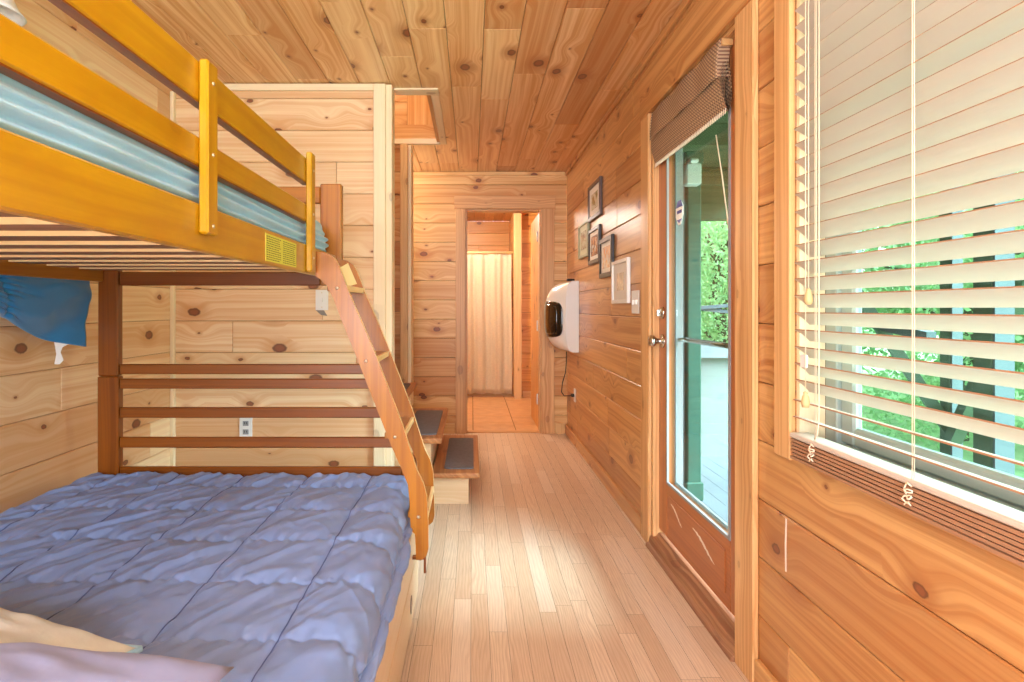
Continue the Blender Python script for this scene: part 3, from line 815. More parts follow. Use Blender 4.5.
# half wall that closes the porch at the far end
m = MB(); m.box(1.05, 2.42, 5.1, 5.2, -.1, .75)
m.box(1.05, 2.42, 5.1, 5.2, 1.92, 2.34, mi=1)
struct(m.build('wall_porch', ['porchwhite', 'porchdark']), 'white half wall closing the porch end', 'wall')
m = MB(); m.box(1.03, 2.45, 5.04, 5.24, .75, .86); struct(m.build('trim_19', 'porchgrey'), 'grey cap of the porch half wall', 'trim')
m = MB(); m.box(1.06, 1.41, 3.98, 4.04, -.1, 2.2); m.box(1.2, 1.24, 3.965, 3.979, -.1, 2.2); m.box(1.30, 1.36, 3.96, 3.979, -.1, 2.2)
struct(m.build('wall_porch_side', 'porchgrey'), 'grey boarding beside the green porch post', 'wall')
def post(x0_, x1_, y0_, y1_, mat, label, z0_=-.1, z1_=2.2, extra=None):
    m = MB(); m.box(x0_, x1_, y0_, y1_, z0_, z1_, g=2)
    m.box(x0_-.012, x1_+.012, y0_-.012, y1_+.012, z0_, z0_+.12, g=2)
    m.box(x0_-.012, x1_+.012, y0_-.012, y1_+.012, z1_-.08, z1_, g=2)
    return tag(m.build('porch_post', mat, bevel=.006), label, 'post')
post(1.42, 1.51, 3.95, 4.04, 'porchgreen', 'dark green porch post seen through the glass door')
def post2(x0_, x1_, y0_, y1_, label):
    t_ = thing('porch_post', ((x0_+x1_)/2, (y0_+y1_)/2, -.6), label, 'post')
    m = MB(); m.box(x0_, x1_, y0_, y1_, -.6, 2.2, g=2); m.build('shaft', 'postdark', t_, bevel=.006)
    m = MB(); m.box(x0_+.003, x1_+.006, y0_-.012, y0_-.001, -.6, 2.2, g=2); m.build('front_board', 'postblue', t_)  # front face in blue grey over the grey green shaft
    return t_
post2(2.60, 2.655, 3.264, 3.34, 'weathered porch post seen through the blind, the slimmer one')
post2(2.30, 2.384, 2.654, 2.76, 'weathered porch post seen through the blind, the thicker one')
post2(2.5, 2.58, 4.05, 4.14, 'weathered porch post nearest the half wall')
def beam(a, b_, w, mat, name, label, cat='brace'):
    a = Vector(a); b_ = Vector(b_); m = MB(); d_ = (b_-a).normalized(); s_ = d_.cross(Vector((0, 0, 1))).normalized()*w/2; n_ = d_.cross(s_).normalized()*w/2
    v0 = [a+s_+n_, a-s_+n_, a-s_-n_, a+s_-n_]; v1 = [q+(b_-a) for q in v0]
    b0 = len(m.v); m.v += [tuple(q) for q in v0+v1]
    for q in ((3, 2, 1, 0), (4, 5, 6, 7), (0, 1, 5, 4), (1, 2, 6, 5), (2, 3, 7, 6), (3, 0, 4, 7)):
        m.face([b0+i for i in q], [(0, 0)]*4)
    return tag(m.build(name, mat, recalc=True), label, cat)
beam(P(855, 290, 3.50), P(956, 440, 3.30), .06, 'postdark', 'diagonal_brace', 'diagonal brace running down to the slimmer weathered post')
beam(P(1040, 250, 2.62), P(953, 440, 3.24), .06, 'postdark', 'diagonal_brace', 'diagonal brace crossing between the two weathered posts')
beam((2.35, 5.0, 1.28), (2.35, 3.07, 1.02), .05, 'postblue', 'porch_rail', 'upper sloping rail of the porch side', 'railing')
beam((1.1, 5.3, 1.10), (2.4, 5.3, 1.20), .03, 'postblue', 'porch_rail', 'reflection line built as a thin bar rising across the porch end opening', 'railing')  # reflections in the door glass, built as two thin bars
beam((1.1, 5.32, 1.26), (2.4, 5.32, 1.12), .03, 'postblue', 'porch_rail', 'reflection line built as a thin bar falling across the porch end opening', 'railing')
m = MB(); q = P(692, 175, 3.9); m.box(q.x-.05, q.x+.05, 3.86, 3.94, q.z-.07, q.z+.07); m.box(q.x-.03, q.x+.03, 3.85, 3.95, q.z+.07, q.z+.1)
tag(m.build('porch_lantern', 'plastic', bevel=.01), 'small white box lantern high on the green porch post', 'lantern')

m = MB()
def lawn(u, v):
    x_ = 2.6+u*40; y_ = -14+v*60
    return (x_, y_, -.75-.25*math.sin(x_*.2)+.12*noise.noise(Vector((x_*.3, y_*.3, 0)))+.02*(x_-2.6))
m.grid(lawn, 60, 60)
struct(m.build('ground', 'lawn'), 'sunlit grass outside the porch', 'ground')

def make_tree(seed, mat, hgt, rad):
    rnd = random.Random(seed)
    tr = MB()
    pts = [(0, 0, -.3)]; 
    for i in range(1, 7): pts.append((rnd.uniform(-.08, .08)*i, rnd.uniform(-.08, .08)*i, hgt*.85*i/6))
    tr.tube(pts, [.16*(1-.11*i) for i in range(7)], 10)
    cl = []
    for i in range(9):
        a = rnd.uniform(0, 6.28); z_ = hgt*rnd.uniform(.25, .9); r_ = rad*rnd.uniform(.5, .9)
        e = Vector((r_*math.cos(a), r_*math.sin(a), z_+r_*.4)); s_ = Vector((0, 0, z_))
        tr.tube([s_, s_.lerp(e, .5)+Vector((0, 0, .1)), e], [.05, .03, .012], 6); cl.append(e)
        cl.append(s_.lerp(e, .6)+Vector((rnd.uniform(-.5, .5), rnd.uniform(-.5, .5), rnd.uniform(-.6, .6))))
    for i in range(22):
        a = rnd.uniform(0, 6.28); r_ = rad*rnd.uniform(0, 1)**.5; cl.append(Vector((r_*math.cos(a), r_*math.sin(a), hgt*rnd.uniform(.08, 1.05))))
    lf = MB()
    for c in cl:
        for k_ in range(330):
            d_ = Vector((rnd.gauss(0, 1), rnd.gauss(0, 1), rnd.gauss(0, .8)))*.42
            p = c+d_; s_ = rnd.uniform(.035, .065)
            a_ = Vector((rnd.gauss(0, 1), rnd.gauss(0, 1), rnd.gauss(0, 1))).normalized(); b_ = a_.cross(Vector((rnd.gauss(0, 1), rnd.gauss(0, 1), rnd.gauss(0, 1)))).normalized()
            i0 = len(lf.v); lf.v += [tuple(p-a_*s_), tuple(p-b_*s_*.55), tuple(p+a_*s_), tuple(p+b_*s_*.55)]
            lf.face([i0, i0+1, i0+2, i0+3], [(0, 0)]*4)
    return tr, lf, mat
def tree_from(tr, lf, mat, loc, label):
    t_ = thing('leafy_tree', loc, label, 'tree', 'trees beyond the porch')
    a = MB.build(tr, 'trunk', 'bark'); a.location = (0, 0, 0); 
    b_ = MB.build(lf, 'foliage', mat)
    for q, src in ((a, tr), (b_, lf)):
        # meshes were recentred on their base: undo so both share the tree's own origin
        xs = [p[0] for p in src.v]; ys = [p[1] for p in src.v]; zs = [p[2] for p in src.v]
        q.location = ((min(xs)+max(xs))/2, (min(ys)+max(ys))/2, min(zs)); q.parent = t_
    return t_, a, b_
spots = [((5.2, 12.5), 1.0, 'loose green tree seen through the glass door beyond the porch end'),
         ((7.6, 9.4), 1.05, 'bright tree seen through the gaps at the blind far edge'),
         ((3.4, 15.5), 1.2, 'tall tree farthest down the garden behind the porch end'),
         ((8.6, 8.0), .9, 'bright green tree behind the slimmer weathered post'),
         ((6.4, 15.0), 1.1, 'tree standing between the two seen past the porch end'),
         ((10.2, 11.5), 1.2, 'big tree at the back of the lawn'),
         ((10.6, 7.4), 1.0, 'green tree behind the thicker weathered post'),
         ((13.0, 9.6), 1.25, 'large tree beyond the lawn at the photo right edge'),
         ((9.4, 4.6), 1.0, 'tree out on the lawn abreast of the window'),
         ((12.5, 14.0), 1.35, 'darker tree deep in the garden'),
         ((8.0, 19.0), 1.4, 'tallest tree at the end of the garden'),
         ((16.0, 14.0), 1.5, 'broad tree at the far corner of the lawn')]
src = None; protos = []
for i, ((tx, ty_), s_, lab) in enumerate(spots):
    if i < 2:
        tr, lf, mt = make_tree(11+i, 'leaf' if i == 0 else 'leaf2', 4.2, 1.7)
        t_, a, b_ = tree_from(tr, lf, mt, (tx, ty_, -.9), lab); protos.append((t_, a, b_))
    else:
        p0, a0_, b0_ = protos[i % 2]
        t_ = p0.copy(); COL.objects.link(t_); t_['label'] = lab; t_.location = (tx, ty_, -.9)
        for q in (a0_, b0_):
            c = q.copy(); COL.objects.link(c); c.parent = t_
    t_.rotation_euler = (0, 0, i*1.3); t_.scale = (s_, s_, s_)

# ------------------------------------------------------------------ bunk bed
bed = thing('bunk_bed', (-.9, 1.5, 0), 'stained wooden bunk bed, narrow bunk over a wider one, with a ladder and guard rails', 'bunk bed')
YE = 2.50
def bx(name, mat, x0, x1, y0, y1, z0, z1, parent=bed, bevel=.004, g=None, tone=None, label=None):
    m = MB(); m.box(x0, x1, y0, y1, z0, z1, g=g, tone=tone); o_ = m.build(name, mat, parent, bevel=bevel)
    if label: o_['label'] = label
    return o_
# posts
bx('post', 'umber', -1.5625, -1.475, YE, YE+.04, 0, .882, g=2, tone=.4)
bx('post', 'umber', -1.5605, -1.477, YE+.001, YE+.039, .884, 1.69, g=2, tone=.4)
bx('post', 'amber', -.633, -.545, YE, YE+.04, 1.262, 1.686, g=2, tone=.3)
bx('post', 'umber', -.29, -.232, 2.479, YE+.03, 0, .56, g=2)
for x0, x1, z0, z1 in ((-1.5625, -1.475, 0, 1.69), (-.633, -.589, 1.262, 1.69), (-.29, -.225, 0, .48)):
    bx('post', 'umber', x0, x1, .44, .48, z0, z1, g=2)
# end frame far
bx('end_rail', 'umber', -1.474, -.634, YE+.006, YE+.03, 1.262, 1.319, g=0, tone=.6)
bx('end_rail', 'amber', -1.474, -.634, YE+.006, YE+.03, 1.605, 1.676, g=0, tone=.4)
for z0, z1, xr, mt in ((.891, .933, -.395, 'umber'), (.830, .872, -.37, 'umber'), (.708, .752, -.315, 'umber'), (.583, .627, -.27, 'umber'), (.455, .503, -.292, 'umber')):
    bx('end_slat', mt, -1.474, xr, YE+.008, YE+.028, z0, z1, g=0)
for z0, z1, xr in ((.43, .475, -.29), (1.262, 1.319, -.634), (1.6, 1.67, -.634)):
    bx('end_slat', 'umber', -1.474, xr, .452, .472, z0, z1, g=0)
# side rails and guards of the upper bunk
bx('side_rail', 'gold', -.588, -.566, .481, 2.499, 1.287, 1.386, g=1, tone=.5)
bx('side_rail', 'amber', -1.556, -1.534, .481, 2.499, 1.277, 1.34, g=1, tone=.6)
gl = bx('guard_rail', 'gold', -.588, -.566, .49, 2.085, 1.464, 1.524, g=1, tone=.4)
gu = bx('guard_rail', 'gold', -.588, -.566, .49, 2.085, 1.597, 1.682, g=1, tone=.5)
for z in (1.4635, 1.5965):   # shade under each guard rail put in as a strip of darker wood
    q = bx('rail_shade_strip', 'umber', -.587, -.567, .5, 2.08, z-.003, z, parent=gl if z < 1.5 else gu, bevel=0, g=1); q['label'] = 'shade under the guard rail put in as a dark strip'
for y0, zb, zt_ in ((1.239, 1.322, 1.684), (2.040, 1.292, 1.70), (.56, 1.322, 1.684)):
    u_ = bx('guard_upright', 'gold', -.5655, -.545, y0, y0+.05, zb, zt_, g=2, tone=.2)
    for zz in (1.34, 1.49, 1.64):
        if zz < zb+.01: continue
        m = MB()
        for a in (0,):
            lathe(m, (-.5455, y0+.025, zz), (1, 0, 0), [(0, 0), (0, .005), (.0025, .004), (.003, 0)], 10)
        m.build('screw', 'steel', u_)
# slats under the upper mattress
k_ = 0; y = .56
while y < 2.47:
    m = MB(); m.box(-1.533, -.589, y+.003, y+.085, 1.320, 1.3368, g=0, mi=0); m.box(-1.533, -.589, y, y+.0029, 1.321, 1.3367, g=0, mi=1)  # pale front strip: light on the slat edge put into colour
    m.build('bed_slat', ['slat', 'edge'], bed); y += .178

# warning label on the rail
a = P(265, 231.6, .5655*600/207); 
y0_ = .5655*600/(472-265.5); y1_ = .5655*600/(472-296.2)
lb = bx('warning_label', 'label', -.5659, -.565, y0_, y1_, 1.298, 1.374, bevel=0, g=1); lb['label'] = 'yellow printed warning label on the side rail'
m = MB(); rn = random.Random(3)
for r in range(11):
    z_ = 1.368-r*.0063
    for c in range(2):
        y = y0_+.008+c*(y1_-y0_)/2
        e = y+(y1_-y0_)/2-.016-rn.uniform(0, .02)
        while y < e:
            l_ = rn.uniform(.006, .02); m.box(-.5649, -.5646, y, min(y+l_, e), z_-.0024, z_, g=1); y += l_+.004
m.build('printed_text', 'ink', lb)
# ladder
ld = subempty('ladder', bed, (-.4, 2.12, .3))
LD = 2.12
pl = [(316, 251.5), (322, 252), (328, 253.5), (334.5, 258), (339, 266), (343.5, 278), (348.4, 291.6), (363, 325), (374, 351), (388, 401-18), (388, 386), (402.5, 425), (409, 446), (417, 471), (423.5, 484), (426.8, 497), (428, 522), (428.5, 549), (426.5, 556), (421, 560.5), (416, 560),
      (415.5, 545), (414.8, 534), (410.5, 530), (409.5, 501.6), (408, 485), (401, 468), (390.5, 444), (379, 414.5), (367, 384), (360, 366), (342.5, 323), (333.7, 300), (327.9, 287), (322, 280.6), (315.4, 276)]
pl = [p for p in pl if p not in ((388, 383), (388, 386))]
poly2 = [(P(x_, y_, LD).x, P(x_, y_, LD).z) for x_, y_ in pl]
for yy in (LD, 2.456):
    m = MB(); m.prism(poly2, 1, yy, yy+.02, g=2, side=1, tone=.35 if yy < 2.3 else .6)
    s_ = m.build('ladder_side', ['amber', 'edge'], ld)
    if yy < 2.3:
        for sx, sy in ((337, 288), (366, 361), (395, 437), (418.5, 517)):
            m = MB(); p = P(sx, sy, LD); lathe(m, (p.x, LD, p.z), (0, -1, 0), [(0, 0), (0, .0062), (.003, .005), (.0035, 0)], 12)
            m.build('screw', 'steel', s_)
    else:
        m = MB(); f_ = 2.12/600
        pts = [P(x_, y_, 2.454) for x_, y_ in ((339, 268), (348, 263), (357, 284), (346, 287))]
        m.prism([(p.x, p.z) for p in pts], 1, 2.4545, 2.4558); q = m.build('warning_label', 'label2', s_); q['label'] = 'cream printed label inside the far ladder side'
for sx, sy in ((337, 288), (366, 361), (395, 437), (418.5, 517)):
    p = P(sx, sy, LD); m = MB(); m.box(p.x-.04, p.x+.022, LD+.021, 2.455, p.z-.011, p.z+.011, g=1, tone=.4)
    m.box(p.x+.0222, p.x+.034, LD+.021, 2.455, p.z-.0108, p.z+.0108, g=1, mi=1, tone=.4)  # pale strip: lit front edge of the rung put into colour
    m.build('rung', ['amber', 'edge'], ld, bevel=.002)
m = MB(); p = P(425, 564, 2.2); m.box(p.x-.004, p.x+.004, 2.19, 2.21, p.z-.03, p.z+.02); m.box(-.222, p.x+.004, 2.19, 2.21, p.z+.02, p.z+.03); m.build('hook', 'umber', ld)
# lower bunk side
bx('side_rail', 'gold', -.262, -.24, .481, 2.478, .35, .425, g=1, tone=.4)
bx('side_rail', 'gold', -1.556, -1.534, .481, 2.499, .35, .445, g=1, tone=.4)
bx('front_panel', 'panel', -.24, -.218, .481, 2.44, .205, .348, g=1, tone=.3)
for y0_, y1_ in ((.50, 1.552), (1.575, 2.44)):
    d_ = bx('drawer', 'panel', -.24, -.219, y0_, y1_, .02, .192, g=1, tone=.35)
    m = MB(); yc = 2.16 if y0_ > 1 else 1.0
    lathe(m, (-.2189, yc, .1), (1, 0, 0), [(0, 0), (0, .03), (.002, .028), (.001, 0)], 20)
    for i in range(len(m.v)):
        v_ = m.v[i]; m.v[i] = (v_[0], v_[1], .1+(v_[2]-.1)*1.1)
    q = m.build('handle', 'black', d_); q['label'] = 'dark oval finger pull'
bx('base_panel', 'dark', -1.5, -.25, .6, 2.44, .02, .34, bevel=0)
bx('slat_deck', 'slat', -1.53, -.26, .5, 2.47, .35, .37, bevel=0)

def fbm(x, y, z=0, o=3): return noise.fractal(Vector((x, y, z)), 1.0, 2.0, o)
# lower mattress and its comforter
m = MB(); m.box(-1.52, -.275, .52, 2.45, .371, .46); tag(m.build('mattress', 'mattress', bevel=.03, seg=3), 'lower mattress hidden under the periwinkle comforter', 'mattress')
XS = [-1.60, .0]
def quilt_h(x, y):
    """height of the comforter's upper side above its flat rest"""
    qx = (x+.407)/.262; qy = (y-1.773)/.265
    wob = .012*noise.noise(Vector((x*4, y*4, 1)))
    dx = abs(qx-round(qx)+wob*2)*.262; dy = abs(qy-round(qy)+wob*2)*.265
    h = .008*(1-math.exp(-(dx/.035)**2))*(1-math.exp(-(dy/.035)**2))
    h -= .005*math.exp(-(dx/.006)**2)+.004*math.exp(-(dy/.007)**2)
    # gathers along the cross seams
    h += .0035*math.exp(-(dy/.03)**2)*math.sin(x*150+6*noise.noise(Vector((x*9, y*5, 3))))
    # long diagonal creases, strongest towards the wall
    left = min(1, max(0, (-.45-x)/.7))
    a = .72; p = x*math.cos(a)+y*math.sin(a)*-1; q = x*math.sin(a)+y*math.cos(a)
    p2 = x*math.sin(1.0)-y*math.cos(1.0); q2 = x*math.cos(1.0)+y*math.sin(1.0)
    n = noise.noise(Vector((p2*13, q2*2.3, 5.1)))
    h += (.003+.009*left)*(1-min(1, abs(n)*3.2))
    n = noise.noise(Vector((p*9+2, q*2.6, 9.1)))
    h += (.006*(1-left*.5))*(1-min(1, abs(n)*3))
    h += .0025*noise.noise(Vector((x*22, y*16, 2)))+.008*noise.noise(Vector((x*3, y*2.5, 7)))
    n = noise.noise(Vector((p2*30, q2*4, 1.1))); h += .0025*(1-min(1, abs(n)*3))*(.4+left)
    n = noise.noise(Vector((x*14+y*8, y*6-x*3, 4.4))); h += .0035*(1-min(1, abs(n)*4))*.7
    # scrunched at the foot board
    f = min(1, max(0, (y-2.15)/.3)); h += f*.008*noise.noise(Vector((x*34, y*5, 4)))
    return h
Z0 = .478
def comf(u, v):
    y = 2.488-v*1.99
    s = u*1.66
    flat = 1.285; r = .075
    if s < flat:
        x = -1.60+s; z = Z0+quilt_h(x, y)
        if s < .06: z -= (.06-s)*.6
    else:
        t = s-flat; arc = r*math.pi/2
        hq = quilt_h(-1.60+s, y)
        if t < arc:
            a = t/r; x = -.315+r*math.sin(a)+hq*math.sin(a); z = Z0-r+r*math.cos(a)+hq*math.cos(a)
        else:
            tt = t-arc; L = .24-.0
            k = tt/(1.66-flat-arc)
            bul = .035*math.sin(k*math.pi*.8)+.02*noise.noise(Vector((y*3, 0, 1)))*(.5+k)
            x = -.315+r+hq+bul*.6; z = Z0-r-k*(.045+.03*noise.noise(Vector((y*2.2, 3, 1))))
            if k > .75: x -= (k-.75)*.10
    if v < .02: z -= (.02-v)*2.2
    # sag at the photographer's end is hidden by pillows
    return (x, y, z)
m = MB(); m.grid(comf, 330, 400)
cf = m.build('comforter', 'quilt'); sd = cf.modifiers.new('s', 'SOLIDIFY'); sd.thickness = .006; sd.offset = 1
tag(cf, 'periwinkle quilted comforter spread over the lower bunk', 'comforter')
# stitched seam lines
m = MB()
def seam(pts, r=.0016): m.tube(pts, r, 5, cap=False)
for kx in (-4, -3, -2, -1, 0):
    x0_ = -.407+kx*.262
    pts = []
    for i in range(150):
        y = 2.46-i*.013
        wob = .012*noise.noise(Vector((x0_*4, y*4, 1)))*2*.262
        pts.append((x0_-wob, y, Z0+quilt_h(x0_-wob, y)+.001))
    seam(pts)
q = m.build('seam', 'stitch', cf); q['label'] = 'dark stitched seams running down the comforter'

# pillows
def pillow(name, mat, loc, sx, sy, th_, rot, label, hem=None, seed=0):
    R = Matrix.Rotation(rot[2], 3, 'Z') @ Matrix.Rotation(rot[1], 3, 'Y') @ Matrix.Rotation(rot[0], 3, 'X')
    L = Vector(loc)
    def sheet(sgn, extra=0):
        def fn(u, v):
            s = u*2-1; t = v*2-1
            pin = 1-.10*(1-abs(s)**2)*abs(t)**3
            pin2 = 1-.10*(1-abs(t)**2)*abs(s)**3
            x_ = s*sx*pin2; y_ = t*sy*pin
            h = th_*max(0, (1-abs(s)**2.6))**.55*max(0, (1-abs(t)**2.6))**.55
            h += .35*h*noise.noise(Vector((s*1.8+seed, t*1.8, seed)))+.008*noise.noise(Vector((s*6, t*6, seed)))*(h/th_)
            return L+R@Vector((x_, y_, sgn*h*(1 if sgn > 0 else .55)))
        return fn
    m = MB(); m.grid(sheet(1), 60, 50); m.grid(sheet(-1), 60, 50)
    o_ = m.build(name, mat, recalc=True)
    if hem:
        m = MB(); pts = []
        for s_, t_ in [(-1+2*i/30, -1) for i in range(31)]+[(1, -1+2*i/30) for i in range(31)]+[(1-2*i/30, 1) for i in range(31)]+[(-1, 1-2*i/30) for i in range(31)]:
            pts.append(sheet(1)((s_+1)/2, (t_+1)/2))
        m.tube(pts, .006, 8, cap=False); m.build('piping', hem, o_)
    return o_
p_ = pillow('pillow', 'pillow', (-1.02, .965, .565), .37, .22, .085, (math.radians(-4), math.radians(5), math.radians(-6)), '', hem='quilt_up', seed=1)
tag(p_, 'cream printed pillow with pale blue piping lying on the comforter', 'pillow')
p_ = pillow('pillow', 'pillow_lav', (-.76, .73, .58), .38, .24, .10, (0, 0, math.radians(2)), '', seed=4)
tag(p_, 'plain lavender pillow in the bottom left corner, nearest the viewer', 'pillow')

# upper mattress and comforter
m = MB(); m.box(-1.51, -.63, .50, 2.45, 1.338, 1.47); tag(m.build('mattress', 'mattress', bevel=.02, seg=2), 'white mattress seen through the slats of the upper bunk', 'mattress')
def upc(u, v):
    y = .49+v*1.975
    # cross-section walked from the wall side over the top to the rail
    s = u
    wr = .012*fbm(y*3.2, u*9, 2)
    fold = .011*math.sin(u*95+3*noise.noise(Vector((y*1.3, 2, 0))))+.010*noise.noise(Vector((y*4, u*20, 1)))
    e = max(0, (y-2.38)/.085)
    ez = .05*(1-math.sqrt(max(0, 1-min(1, e)**2)))
    if s < .15: return (-1.526+.0*s, y, 1.33+(s/.15)*.18)
    if s < .55:
        t = (s-.15)/.4; x = -1.52+t*.87; z = 1.525+.018*math.sin(t*math.pi)+.6*wr-ez
        return (x, y, z)
    if s < .66:
        t = (s-.55)/.11; a = t*math.pi/2
        return (-.65+.055*math.sin(a)+fold*.3*t-ez*.8*t, y, 1.475+.05*math.cos(a)+.6*wr*(1-t)-ez)
    t = (s-.66)/.34
    b_ = .016*math.sin(t*math.pi*1.1)
    x = -.595+b_+fold*.75*min(1, t*3)-.014*max(0, t-.5)*2-ez*.8
    z = 1.475-t*.125
    if z < 1.392: x = min(x, -.592)
    else: x = min(x, -.5705+(.02 if y > 2.15 else 0))
    return (x, y, z)
m = MB(); m.grid(upc, 150, 300)
# closed end at the foot
m.grid(lambda u, v: (lambda p: (p[0], p[1]+.012*math.sin(v*math.pi/2), p[2]*(1-v)+1.335*v))(upc(.02+u*.96, 1)), 80, 12)
uc = m.build('comforter', 'quilt_up'); sd = uc.modifiers.new('s', 'SOLIDIFY'); sd.thickness = .004; sd.offset = -1
tag(uc, 'light blue comforter on the upper bunk behind the guard rails', 'comforter')
# length of bedding hanging between bunk and wall
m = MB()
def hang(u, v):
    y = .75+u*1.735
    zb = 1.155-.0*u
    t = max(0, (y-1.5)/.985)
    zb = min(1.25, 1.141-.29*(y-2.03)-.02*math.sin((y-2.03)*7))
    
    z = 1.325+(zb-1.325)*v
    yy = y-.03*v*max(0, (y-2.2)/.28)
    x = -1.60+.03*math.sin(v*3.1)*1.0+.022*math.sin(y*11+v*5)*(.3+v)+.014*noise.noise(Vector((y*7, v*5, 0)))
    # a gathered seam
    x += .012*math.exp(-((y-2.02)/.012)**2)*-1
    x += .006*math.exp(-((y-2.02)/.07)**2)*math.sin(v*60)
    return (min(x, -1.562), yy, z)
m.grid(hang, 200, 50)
hg = m.build('hanging_drape', 'quilt_deep', uc); sd = hg.modifiers.new('s', 'SOLIDIFY'); sd.thickness = .008
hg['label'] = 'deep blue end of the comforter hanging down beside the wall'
m = MB()
pts = [P(x_, y_, 2.38) for x_, y_ in ((55, 336), (66, 339), (70, 344), (64, 347), (62, 352), (65, 360), (61, 364), (56, 364), (58, 354))]
m.prism([(p.x, p.z) for p in pts], 1, 2.37, 2.373); q = m.build('care_tag', 'plastic', hg); q['label'] = 'white fabric care tag'

# ------------------------------------------------------------------ stairs
sr = thing('staircase', (-.4, 4.05, 0), 'wooden box stairs climbing to the left behind the partition', 'stairs')
steps = [(.195, .045), (.40, -.18), (.60, -.42), (.80, -.66), (1.0, -.90), (1.2, -1.14)]
for i, (z_, xr_) in enumerate(steps):
    xl_ = steps[i+1][1]-.06 if i+1 < len(steps) else xr_-.24
    m = MB(); m.box(xl_-.0, xr_, 3.53, 4.60, z_-.032, z_, g=1, tone=.4); m.build('tread', 'stair', sr, bevel=.008, seg=2)
    m = MB(); zb = 0 if i == 0 else steps[i-1][0]+.001
    xb = xl_-.0 if i < 2 else xl_
    m.box(xl_ if i == 0 else xl_, xr_-.065, 3.575, 4.585, zb, z_-.033, g=0, tone=.15); m.build('riser_box', 'riser', sr, bevel=.002)
    if i == 0:
        pass
for i, (z_, xr_) in enumerate(steps[:4]):
    # carcass under the higher treads
    if i:
        m = MB(); m.box(steps[i][1]-.30, steps[i][1]-.07, 3.577, 4.58, 0, steps[i-1][0]-.034, g=0, tone=.2); m.build('side_board', 'riser', sr)
names = ['lowest', 'second', 'third']
for i, (z_, xr_) in enumerate(steps[:3]):
    m = MB(); x1_ = xr_-.035; x0_ = steps[i+1][1]+.012; y0_, y1_ = 3.62, 4.46; r = .025
    pts = []
    for cx_, cy_, a0 in ((x1_-r, y1_-r, 0), (x0_+r, y1_-r, 90), (x0_+r, y0_+r, 180), (x1_-r, y0_+r, 270)):
        for k_ in range(5):
            a = math.radians(a0+k_*22.5); pts.append((cx_+r*math.cos(a), cy_+r*math.sin(a)))
    m.prism(pts, 2, z_+.0005, z_+.008)
    tag(m.build('stair_pad', 'pad'), f'dark grey carpet pad on the {names[i]} stair tread from the floor', 'stair pad', 'carpet pads on the stair treads')

# ------------------------------------------------------------------ things on the walls
def frame(yc0, yc1, z0_, z1_, w, fm, mm, art, label, skew=0.0, matw=.045):
    t_ = thing('picture_frame', (XR, (yc0+yc1)/2, z0_), label, 'picture', 'pictures stepping down the long wall')
    def bxx(name, mat, x0, x1, y0, y1, za, zb, bev=.002):
        m = MB(); m.box(x0, x1, y0, y1, za, zb)
        for i in range(len(m.v)):
            v_ = m.v[i]; m.v[i] = (v_[0], v_[1], v_[2]+(v_[1]-(yc0+yc1)/2)*skew)
        return m.build(name, mat, t_, bevel=bev)
    m = MB(); X0, X1 = XR-.022, XR-.002
    m.box(X0, X1, yc0, yc0+w, z0_, z1_, g=2); m.box(X0, X1, yc1-w, yc1, z0_, z1_, g=2); m.box(X0, X1, yc0+w, yc1-w, z0_, z0_+w, g=1); m.box(X0, X1, yc0+w, yc1-w, z1_-w, z1_, g=1)
    for i in range(len(m.v)):
        v_ = m.v[i]; m.v[i] = (v_[0], v_[1], v_[2]+(v_[1]-(yc0+yc1)/2)*skew)
    m.build('border', fm, t_, bevel=.002)
    bxx('mat', mm, XR-.012, XR-.008, yc0+w-.001, yc1-w+.001, z0_+w-.001, z1_-w+.001, 0)
    bxx('print', art, XR-.0135, XR-.0121, yc0+w+matw*1.6, yc1-w-matw*1.6, z0_+w+matw, z1_-w-matw, 0)
A1 = art_mat('print_field', [(226, 220, 190), (170, 150, 90), (110, 120, 60)], 1)
A2 = art_mat('print_meadow', [(200, 196, 160), (170, 160, 110), (140, 110, 80)], 5)
A3 = art_mat('print_rust', [(206, 150, 100), (120, 60, 40), (220, 215, 200)], 9)
A4 = art_mat('print_blush', [(236, 206, 176), (214, 196, 190), (226, 170, 130)], 13)
A5 = art_mat('print_line', [(214, 206, 190), (190, 186, 172), (230, 222, 200)], 17)
frame(4.06, 4.48, 1.802, 2.062, .028, 'frame_brown', 'mat', A1, 'brown framed picture, highest of the five on the long wall', skew=.0)
frame(4.49, 4.89, 1.562, 1.832, .02, 'frame_sage', 'matsage', A2, 'sage green framed picture farthest down the long wall')
frame(4.09, 4.47, 1.485, 1.742, .028, 'frame_black', 'mat', A3, 'black framed picture with a rust print, between the sage and the blush ones', matw=.03)
frame(3.72, 4.08, 1.368, 1.628, .03, 'frame_black', 'mat', A4, 'black framed picture with a blush print, just above the white one', matw=.03)
frame(3.34, 3.72, 1.195, 1.452, .022, 'plastic', 'mat', A5, 'white framed picture, lowest of the five, above the switch plate', matw=.055)

